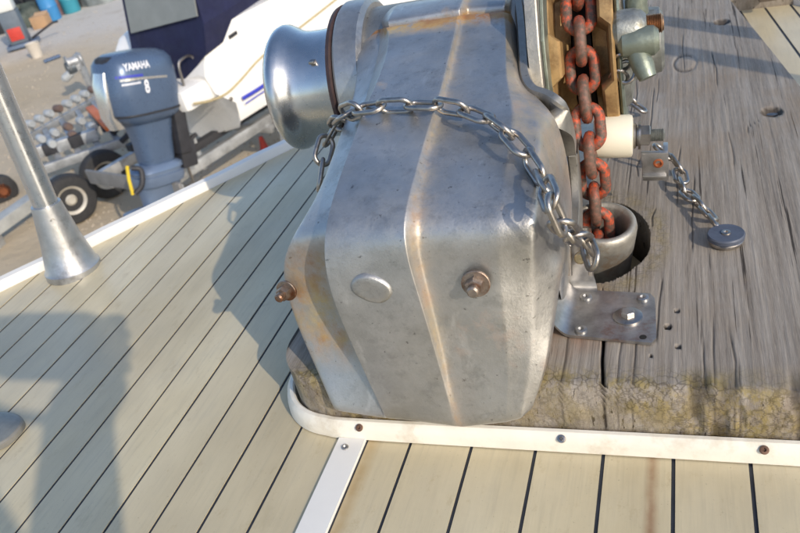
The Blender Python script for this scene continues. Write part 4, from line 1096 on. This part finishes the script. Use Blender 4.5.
for row, (q0_, q1_, nn_, zz) in enumerate(((pA, pB, 9, .13), (pA.lerp(pD, .55), pB.lerp(pC, .55), 7, .13), (pA.lerp(pD, .85), pB.lerp(pC, .8), 5, .15))):
    for k in range(nn_):
        c = q0_.lerp(q1_, .04 + .92 * k / (nn_ - 1)) + UPV * zz; sd = (q1_ - q0_).normalized(); sd = sd.cross(UPV)
        mesh('roller', lathe([(-.055, .02), (-.055, .036), (-.04, .045), (.04, .045), (.055, .036), (.055, .02)], c, sd, 16), mROLL if (k + row) % 4 else simple('worn roller', srgb(110, 92, 84), .6, 0, .2, 12, 0), et)
        mesh('roller_arm', box(c - UPV * zz * .5, .03, .03, zz, None, .004), mZINC, et)
mesh('winch_box', box(pC.lerp(pB, .35) + UPV * .05, .34, .25, .14, ((pC - pD), UPV.cross(pC - pD), UPV), .02), simple('slate grey box', srgb(84, 98, 116), .5, .2, .15, 9), et)
og0, og1 = G(90, 108, TZ + .2), G(110, 128, TZ + .2)
mesh('orange_bar', box((og0 + og1) / 2, (og1 - og0).length, .09, .05, ((og1 - og0), UPV.cross(og1 - og0), UPV), .01), mORG, et)
for k in range(4):
    c = G(112 + 9 * (k % 2), 118 + 8 * k, TZ + .05); mesh('black_strap', tube(bez([c, c + Vector((.15, .1, .08)), c + Vector((.28, -.05, .02)), c + Vector((.38, .1, -.05))], 12), .03, 6), mBLK, et)
wax = Vector((.83, -.56, 0))
for u, v in ((105, 174), (70, 199)): wheel(at(u, v, GZ + .25) , wax, .245, .15, et, .58)
for k in range(5):
    c = G(38 + 13 * k, 152 - 4 * k, TZ + .1); mesh('bracket', box(c, .16, .10, .12, ((pC - pD), UPV.cross(pC - pD), UPV), .015), mBLK if k % 2 else mZINC, et)
# second trailer drawbar, far left
fb = thing('trailer_drawbar', 'pale steel drawbar lying low at the left edge, below the roller trailer', 'drawbar', tuple(at(10, 215, GZ)))
a_, b_ = at(-30, 245, GZ + .18), at(62, 180, GZ + .18)
mesh('beam', box((a_ + b_) / 2, (b_ - a_).length, .16, .12, ((b_ - a_), UPV.cross(b_ - a_), UPV), .01), simple('pale steel', srgb(176, 178, 176), .6, .1, .2, 6), fb)
mesh('foot', box((a_.lerp(b_, .8)) - UPV * .14, .1, .1, .16, None, .01), mZINC, fb); mesh('foot', box((a_.lerp(b_, .2)) - UPV * .14, .1, .1, .16, None, .01), mZINC, fb)
rh = thing('rusty_hub', 'rusty brown wheel hub lying on dark timber at the left edge of the yard', 'wheel hub', tuple(at(6, 192, GZ)))
hc = at(2, 190, GZ + .12); mesh('hub', lathe([(-.05, .05), (-.05, .11), (.03, .11), (.05, .08), (.05, .05), (.09, .04), (.09, .001)], hc, wax, 28), simple('rusty iron', srgb(128, 74, 44), .8, .3, .3, 9, .002), rh)
mesh('tyre', lathe([(-.07, .10), (-.08, .16), (.03, .16), (.05, .12)], hc, wax, 28), mTYRE, rh)
# jockey-wheel stand
jk = thing('winch_post', 'grey winch post standing alone on the sandy yard behind the roller trailer', 'winch post', tuple(at(95, 96, GZ)))
jb = at(95, 96, GZ)
mesh('post', box(jb + Vector((0, 0, .32)), .08, .08, .64, None, .01), mZINC, jk)
a_ = jb + Vector((0, 0, .48)); b_ = at(68, 76, GZ + .38)
mesh('arm', box((a_ + b_) / 2, (b_ - a_).length, .08, .09, ((b_ - a_), UPV.cross(b_ - a_), UPV), .01), mZINC, jk)
mesh('winch_drum', lathe([(-.1, .03), (-.1, .11), (-.08, .11), (-.08, .07), (.08, .07), (.08, .11), (.1, .11), (.1, .03)], a_.lerp(b_, .35) + UPV * .10, (.6, .8, 0), 20), mZINC, jk)
mesh('winch_drum', lathe([(-.06, .03), (-.06, .09), (.06, .09), (.06, .03)], a_.lerp(b_, .65) + UPV * .06, (.6, .8, 0), 20), simple('dark zinc', (.12, .14, .16, 1), .5, .5, .2, 9), jk)
mesh('coupling', lathe([(-.1, .03), (-.06, .06), (.06, .06), (.1, .03)], b_, (b_ - a_), 14), mROLL, jk)

# ---- far things
def barrel(u, v, col, R, hh, label):
    b0 = at(u, v, GZ); t = thing('barrel', label, 'barrel', tuple(b0), 'plastic barrels at the back of the yard')
    m_ = simple('barrel plastic', col, .45, 0, .08, 5, 0)
    mesh('body', lathe([(0, R * .94), (.02, R), (hh * .3, R), (hh * .32, R * 1.04), (hh * .35, R), (hh * .65, R), (hh * .67, R * 1.04), (hh * .70, R), (hh * .97, R), (hh, R * .93)], b0, (0, 0, 1), 28), m_, t)
    mesh('lid', lathe([(hh, R * .96), (hh + .03, R * .96), (hh + .035, R * .85), (hh + .02, R * .8), (hh + .02, .001)], b0, (0, 0, 1), 28), m_, t)
barrel(54, 20, srgb(62, 132, 186), .19, .95, 'bright blue plastic barrel, left of the pair at the back of the yard')
barrel(73, 12, srgb(58, 140, 158), .20, .95, 'teal blue plastic barrel, right of the pair at the back of the yard')
barrel(61, 15, srgb(112, 92, 96), .12, .85, 'narrow dull brown drum between the two blue barrels')
bxx = at(41, 21, GZ + .13); t = thing('cardboard_box', 'small tan cardboard box beside the bright blue barrel', 'box', (bxx.x, bxx.y, GZ))
mesh('carton', box(bxx, .34, .3, .26, ((1, .3, 0), (-.3, 1, 0), UPV), .01), simple('cardboard', srgb(176, 142, 108), .8, 0, .1, 6), t)
mesh('flap', box(bxx + Vector((.05, .02, .15)), .30, .14, .01, ((1, .3, 0), (-.3, 1, .4), UPV)), simple('cardboard', srgb(186, 152, 118), .8, 0, .1, 6), t)
# cabinet on a trolley
kb = at(24, 47, GZ); kt = thing('fuel_cart', 'blue grey cart with a red panel and pale hood, at the upper left', 'cart', tuple(kb))
ka = ((.85, .52, 0), (-.52, .85, 0), UPV); V3 = Vector
mesh('cabinet', box(kb + V3((0, 0, .42)), .36, .34, .62, ka, .02), simple('slate paint', srgb(96, 106, 116), .5, .1, .15, 6), kt)
mesh('hood', box(kb + V3((0, 0, .86)), .34, .32, .26, ka, .04), simple('pale hood', srgb(206, 208, 204), .5, 0, .08, 6), kt)
fn = V3(ka[1]) * -1
mesh('red_panel', box(kb + fn * .175 + V3((0, 0, .30)), .26, .02, .24, ka, .005), mRED, kt)
mesh('base', box(kb + V3((.05, -.02, .07)), .60, .42, .07, ka, .01), mOBL, kt)
mesh('handle', tube([kb + V3((.2, .1, .12)), kb + V3((.62, .35, .30)), kb + V3((.72, .4, .30))], .022, 8), mBLK, kt)
for sx in (-1, 1): mesh('caster', lathe([(-.03, .06), (.03, .06)], kb + V3(ka[0]) * .2 * sx + fn * .15 + V3((0, 0, .06)), ka[0], 16), mBLK, kt)
wb = at(38, 57, GZ); t = thing('pail', 'small off-white pail beside the fuel cart', 'pail', tuple(wb))
mesh('pail_body', lathe([(0, .10), (.26, .13), (.27, .135), (.26, .12), (.02, .09), (.02, .001)], wb, UPV, 20), simple('off white plastic', srgb(196, 188, 176), .5, 0, .08, 5), t)
pa_, pb_ = at(44, 62, GZ + .03), at(60, 56, GZ + .03); t = thing('blue_pipe', 'short blue grey pipe lying on the yard right of the fuel cart', 'pipe', (pa_.x, pa_.y, GZ))
mesh('pipe', tube([pa_, pb_], .035, 12), mOB, t)
# pale dinghy end at the far left edge
db = at(-52, 78, GZ); t = thing('white_dinghy', 'white dinghy end at the upper left edge of the yard', 'dinghy', tuple(db))
V = []; LL = 1.6
for i in range(9):
    q = i / 8; hw_ = .5 * math.sin(min(1, q * 1.6 + .12) * math.pi / 2)
    for a, z in ((1, .55), (1.03, .5), (.9, .18), (.4, .04), (-.4, .04), (-.9, .18), (-1.03, .5), (-1, .55)):
        V.append(db + V3(ka[0]) * (1.0 - 0.0 - q * LL) + V3(ka[1]) * a * hw_ + UPV * (z + .12 * (1 - q)))
mesh('hull', (V, gridf(9, 8)), mGEL, t)
mesh('thwart', box(db + V3(ka[0]) * -.6 + UPV * .45, .25, .9, .03, ka, .005), mTAN, t)
# dark covered gear along the back of the yard
mTARP = simple('black tarpaulin', (.022, .023, .026, 1), .55, 0, .5, 2, .01)
def heap(u, v, sx, sy, hh, label, seed, mat_=None):
    b0 = at(u, v, GZ); t = thing('covered_heap', label, 'covered heap', tuple(b0)); r = random.Random(seed); V = []; N1, N2 = 14, 36
    for i in range(N1):
        ph = i / (N1 - 1) * math.pi / 2
        for k in range(N2):
            q = 2 * math.pi * k / N2; w_ = 1 + .10 * math.sin(3 * q + seed) + .06 * math.sin(7 * q + seed * 2 + ph * 3) + r.uniform(-.02, .02)
            V.append(b0 + V3(ka[0]) * sx * w_ * math.cos(ph) ** .4 * math.cos(q) + V3(ka[1]) * sy * w_ * math.cos(ph) ** .4 * math.sin(q) + UPV * (hh * math.sin(ph) ** .8 * (1 + .12 * math.sin(2 * q + seed) + .05 * math.sin(9 * q))))
    Fc = [(i * N2 + k, i * N2 + (k + 1) % N2, (i + 1) * N2 + (k + 1) % N2, (i + 1) * N2 + k) for i in range(N1 - 1) for k in range(N2)]
    mesh('tarpaulin', (V, Fc), mat_ or mTARP, t, angle=50); return t
heap(14, 12, 1.9, .9, 2.2, 'large black tarpaulin over a heap in the top left corner of the yard', 3)
heap(2, 30, .7, .6, .75, 'low black covered heap behind the fuel cart', 5)
heap(28, 26, .45, .35, .42, 'small dark green covered heap between fuel cart and cardboard box', 8, simple('dark green tarp', (.06, .075, .06, 1), .6, 0, .4, 4, .01))
heap(90, 2, .8, .5, .5, 'dark covered heap behind the teal barrel at the top edge', 9)
heap(104, 1, .5, .4, .35, 'grey covered heap next to the canopy at the top edge', 12, simple('grey tarp', (.20, .22, .22, 1), .6, 0, .3, 4, .01))
heap(66, 4, .9, .5, .9, 'black covered heap behind the two blue barrels', 15)
# floats by the hull
rb_ = at(262, 141, GZ + .1); t = thing('red_marker', 'small red marker cone on the ground just above the toe rail, under the boat', 'marker', tuple(rb_ - UPV * .1))
mesh('cone', lathe([(0, .06), (.01, .06), (.01, .045), (.15, .02), (.155, .001)], rb_ - UPV * .1, UPV, 20), mRED, t)

# ---- loose gravel on the yard
V, Fc = [], []
rg = random.Random(11)
for k in range(2600):
    u = rg.uniform(-20, 300); v = rg.uniform(10, 230)
    p = at(u, v, GZ); r_ = rg.uniform(.008, .022); b_ = len(V)
    if p.y > 24 or p.length > 26: continue
    for dx, dy, dz_ in ((1, 0, 0), (-.4, .9, 0), (-.5, -.8, 0), (0, 0, .8)): V.append(p + Vector((dx, dy, dz_)) * r_)
    Fc += [(b_, b_ + 1, b_ + 3), (b_ + 1, b_ + 2, b_ + 3), (b_ + 2, b_, b_ + 3)]
gv = mesh('gravel', (V, Fc), simple('pebble', srgb(158, 146, 130), .9, 0, .4, 3, 0), None, False); tag(gv, kind='stuff')

# ================================================================== the photographer, whose shadow falls on the planks
fwd_ = Vector(ray(CX, CY)); upc = Vector(RM @ [0, -1, 0]); rtc = Vector(RM @ [1, 0, 0]); C0 = Vector((0, 0, H))
cm = thing('camera', 'black hand-held camera in the hands of the kneeling person', 'camera', tuple(C0 - fwd_ * .06))
mesh('body', box(C0 - fwd_ * .055, .118, .045, .078, (rtc, fwd_, upc), .018), mBLK, cm)
mesh('lens_barrel', lathe([(-.035, .034), (-.004, .034), (-.004, .030), (-.03, .028)], C0, fwd_, 28), mBLK, cm)
def skin(name, pts, edges, mat_, parent, sub=2):
    me = bpy.data.meshes.new(name); off = parent.location
    me.from_pydata([tuple(Vector(p[:3]) - off) for p in pts], edges, []); o = bpy.data.objects.new(name, me); COL.objects.link(o); o.parent = parent
    md = o.modifiers.new('skin', 'SKIN'); me.skin_vertices  # layer made by the modifier
    for sv, p in zip(me.skin_vertices[0].data, pts): sv.radius = (p[3], p[4] if len(p) > 4 else p[3])
    me.skin_vertices[0].data[0].use_root = True
    md.use_smooth_shade = True
    sm = o.modifiers.new('sub', 'SUBSURF'); sm.levels = 1; sm.render_levels = sub
    me.materials.append(mat_); return o
mJACK = simple('navy jacket', srgb(40, 46, 62), .85, 0, .2, 30); mSKIN = simple('skin', srgb(196, 150, 124), .5, 0, .06, 30); mHAIR = simple('dark brown hair', srgb(48, 36, 28), .6, 0, .3, 90); mJEAN = simple('blue jeans', srgb(60, 78, 110), .85, 0, .2, 40)
pr = thing('person', 'person in navy jacket and jeans kneeling on the planks, camera in both hands', 'person', (.12, -.62, 0))
L_ = C0 - fwd_ * .05 - rtc * .066; R_ = C0 - fwd_ * .05 + rtc * .066
pts = [(.12, -.66, .40, .14, .11), (.115, -.60, .56, .13, .10), (.11, -.54, .72, .15, .10), (.105, -.50, .83, .09, .08), (.10, -.47, .90, .05, .05), (.095, -.445, .965, .055, .06), (.09, -.425, 1.03, .078, .085), (.09, -.43, 1.10, .07, .08),
       (-.06, -.50, .80, .06), (-.07, -.33, .40, .045), (L_.x - .02, L_.y - .10, L_.z + .02, .034), (L_.x - .01, L_.y - .03, L_.z - .01, .026),
       (.27, -.50, .80, .06), (.22, -.33, .40, .045), (R_.x + .03, R_.y - .10, R_.z + .0, .034), (R_.x + .012, R_.y - .03, R_.z - .015, .026),
       (.02, -.64, .36, .085), (-.03, -.36, .10, .065), (-.02, -.40, .055, .06), (.0, -.76, .06, .045), (.0, -.86, .05, .04),
       (.22, -.64, .36, .085), (.28, -.36, .10, .065), (.28, -.40, .055, .06), (.26, -.76, .06, .045), (.26, -.86, .05, .04)]
ed = [(0, 1), (1, 2), (2, 3), (3, 4), (4, 5), (5, 6), (6, 7), (2, 8), (8, 9), (9, 10), (10, 11), (2, 12), (12, 13), (13, 14), (14, 15), (0, 16), (16, 17), (17, 18), (18, 19), (19, 20), (0, 21), (21, 22), (22, 23), (23, 24), (24, 25)]
body = skin('body', pts, ed, mJACK, pr)
# face and hair
hd_c = Vector((.09, -.425, 1.05)); fd = (Vector((0, -.05, .46)) - hd_c).normalized(); fu = (UPV - fd * fd.z).normalized(); fr_ = fd.cross(fu)
def ell(c, a, b, cc_, A, n=20, m=12, cut=None):
    V = []
    for i in range(m + 1):
        th_ = math.pi * i / m
        for k in range(n):
            q = 2 * math.pi * k / n; V.append(Vector(c) + A[0] * a * math.sin(th_) * math.cos(q) + A[1] * b * math.sin(th_) * math.sin(q) + A[2] * cc_ * math.cos(th_))
    return V, [(i * n + k, i * n + (k + 1) % n, (i + 1) * n + (k + 1) % n, (i + 1) * n + k) for i in range(m) for k in range(n)]
AA = (fr_, fd, fu)
mesh('face', ell(hd_c + fd * .018, .074, .085, .108, AA), mSKIN, pr)
mesh('hair', ell(hd_c - fd * .012 + fu * .018, .084, .095, .108, AA), mHAIR, pr)
mesh('nose', ell(hd_c + fd * .103 - fu * .012, .012, .016, .022, AA, 12, 8), mSKIN, pr)
mesh('mouth', ell(hd_c + fd * .093 - fu * .055, .022, .008, .006, AA, 12, 6), simple('lips', srgb(160, 96, 88), .5, 0, .05, 30), pr)
for sg in (-1, 1):
    mesh('eye', ell(hd_c + fd * .090 + fr_ * .03 * sg + fu * .012, .013, .009, .009, AA, 12, 8), mWHT, pr)
    mesh('ear', ell(hd_c + fr_ * .078 * sg, .010, .018, .03, AA, 12, 8), mSKIN, pr)
    B_ = R_ if sg > 0 else L_
    hb = B_ - fwd_ * .004
    pts = [tuple(hb - fwd_ * .035 - upc * .012) + (.021,), tuple(hb - fwd_ * .012 + rtc * .006 * sg) + (.024,)]
    ed = [(0, 1)]
    for k, ln in enumerate((.82, 1., .94, .76)):
        b_ = hb + upc * (.026 - .017 * k) + rtc * .010 * sg
        p1 = b_ + fwd_ * .022 * ln; p2 = p1 + fwd_ * .010 - rtc * .018 * sg * ln; p3 = p2 - rtc * .016 * sg * ln
        i_ = len(pts); pts += [tuple(b_) + (.010,), tuple(p1) + (.009,), tuple(p2) + (.0085,), tuple(p3) + (.0075,)]; ed += [(1, i_), (i_, i_ + 1), (i_ + 1, i_ + 2), (i_ + 2, i_ + 3)]
    i_ = len(pts); t0 = hb - upc * .02 - rtc * .012 * sg - fwd_ * .02
    pts += [tuple(t0) + (.011,), tuple(t0 + upc * .02 - rtc * .012 * sg - fwd_ * .006) + (.010,), tuple(t0 + upc * .036 - rtc * .018 * sg - fwd_ * .004) + (.009,)]; ed += [(0, i_), (i_, i_ + 1), (i_ + 1, i_ + 2)]
    skin('hand', pts, ed, mSKIN, pr, 1)
mesh('camera_strap', tube(bez([C0 - fwd_ * .05 + rtc * .066 + upc * .03, C0 + Vector((.13, -.12, .02)), Vector((.20, -.30, .62)), Vector((.16, -.45, .90)), Vector((.10, -.53, .93)), Vector((.03, -.44, .90)), Vector((-.04, -.25, .60)), C0 - fwd_ * .05 - rtc * .066 + upc * .03], 40), .006, 8), mBLK, cm)
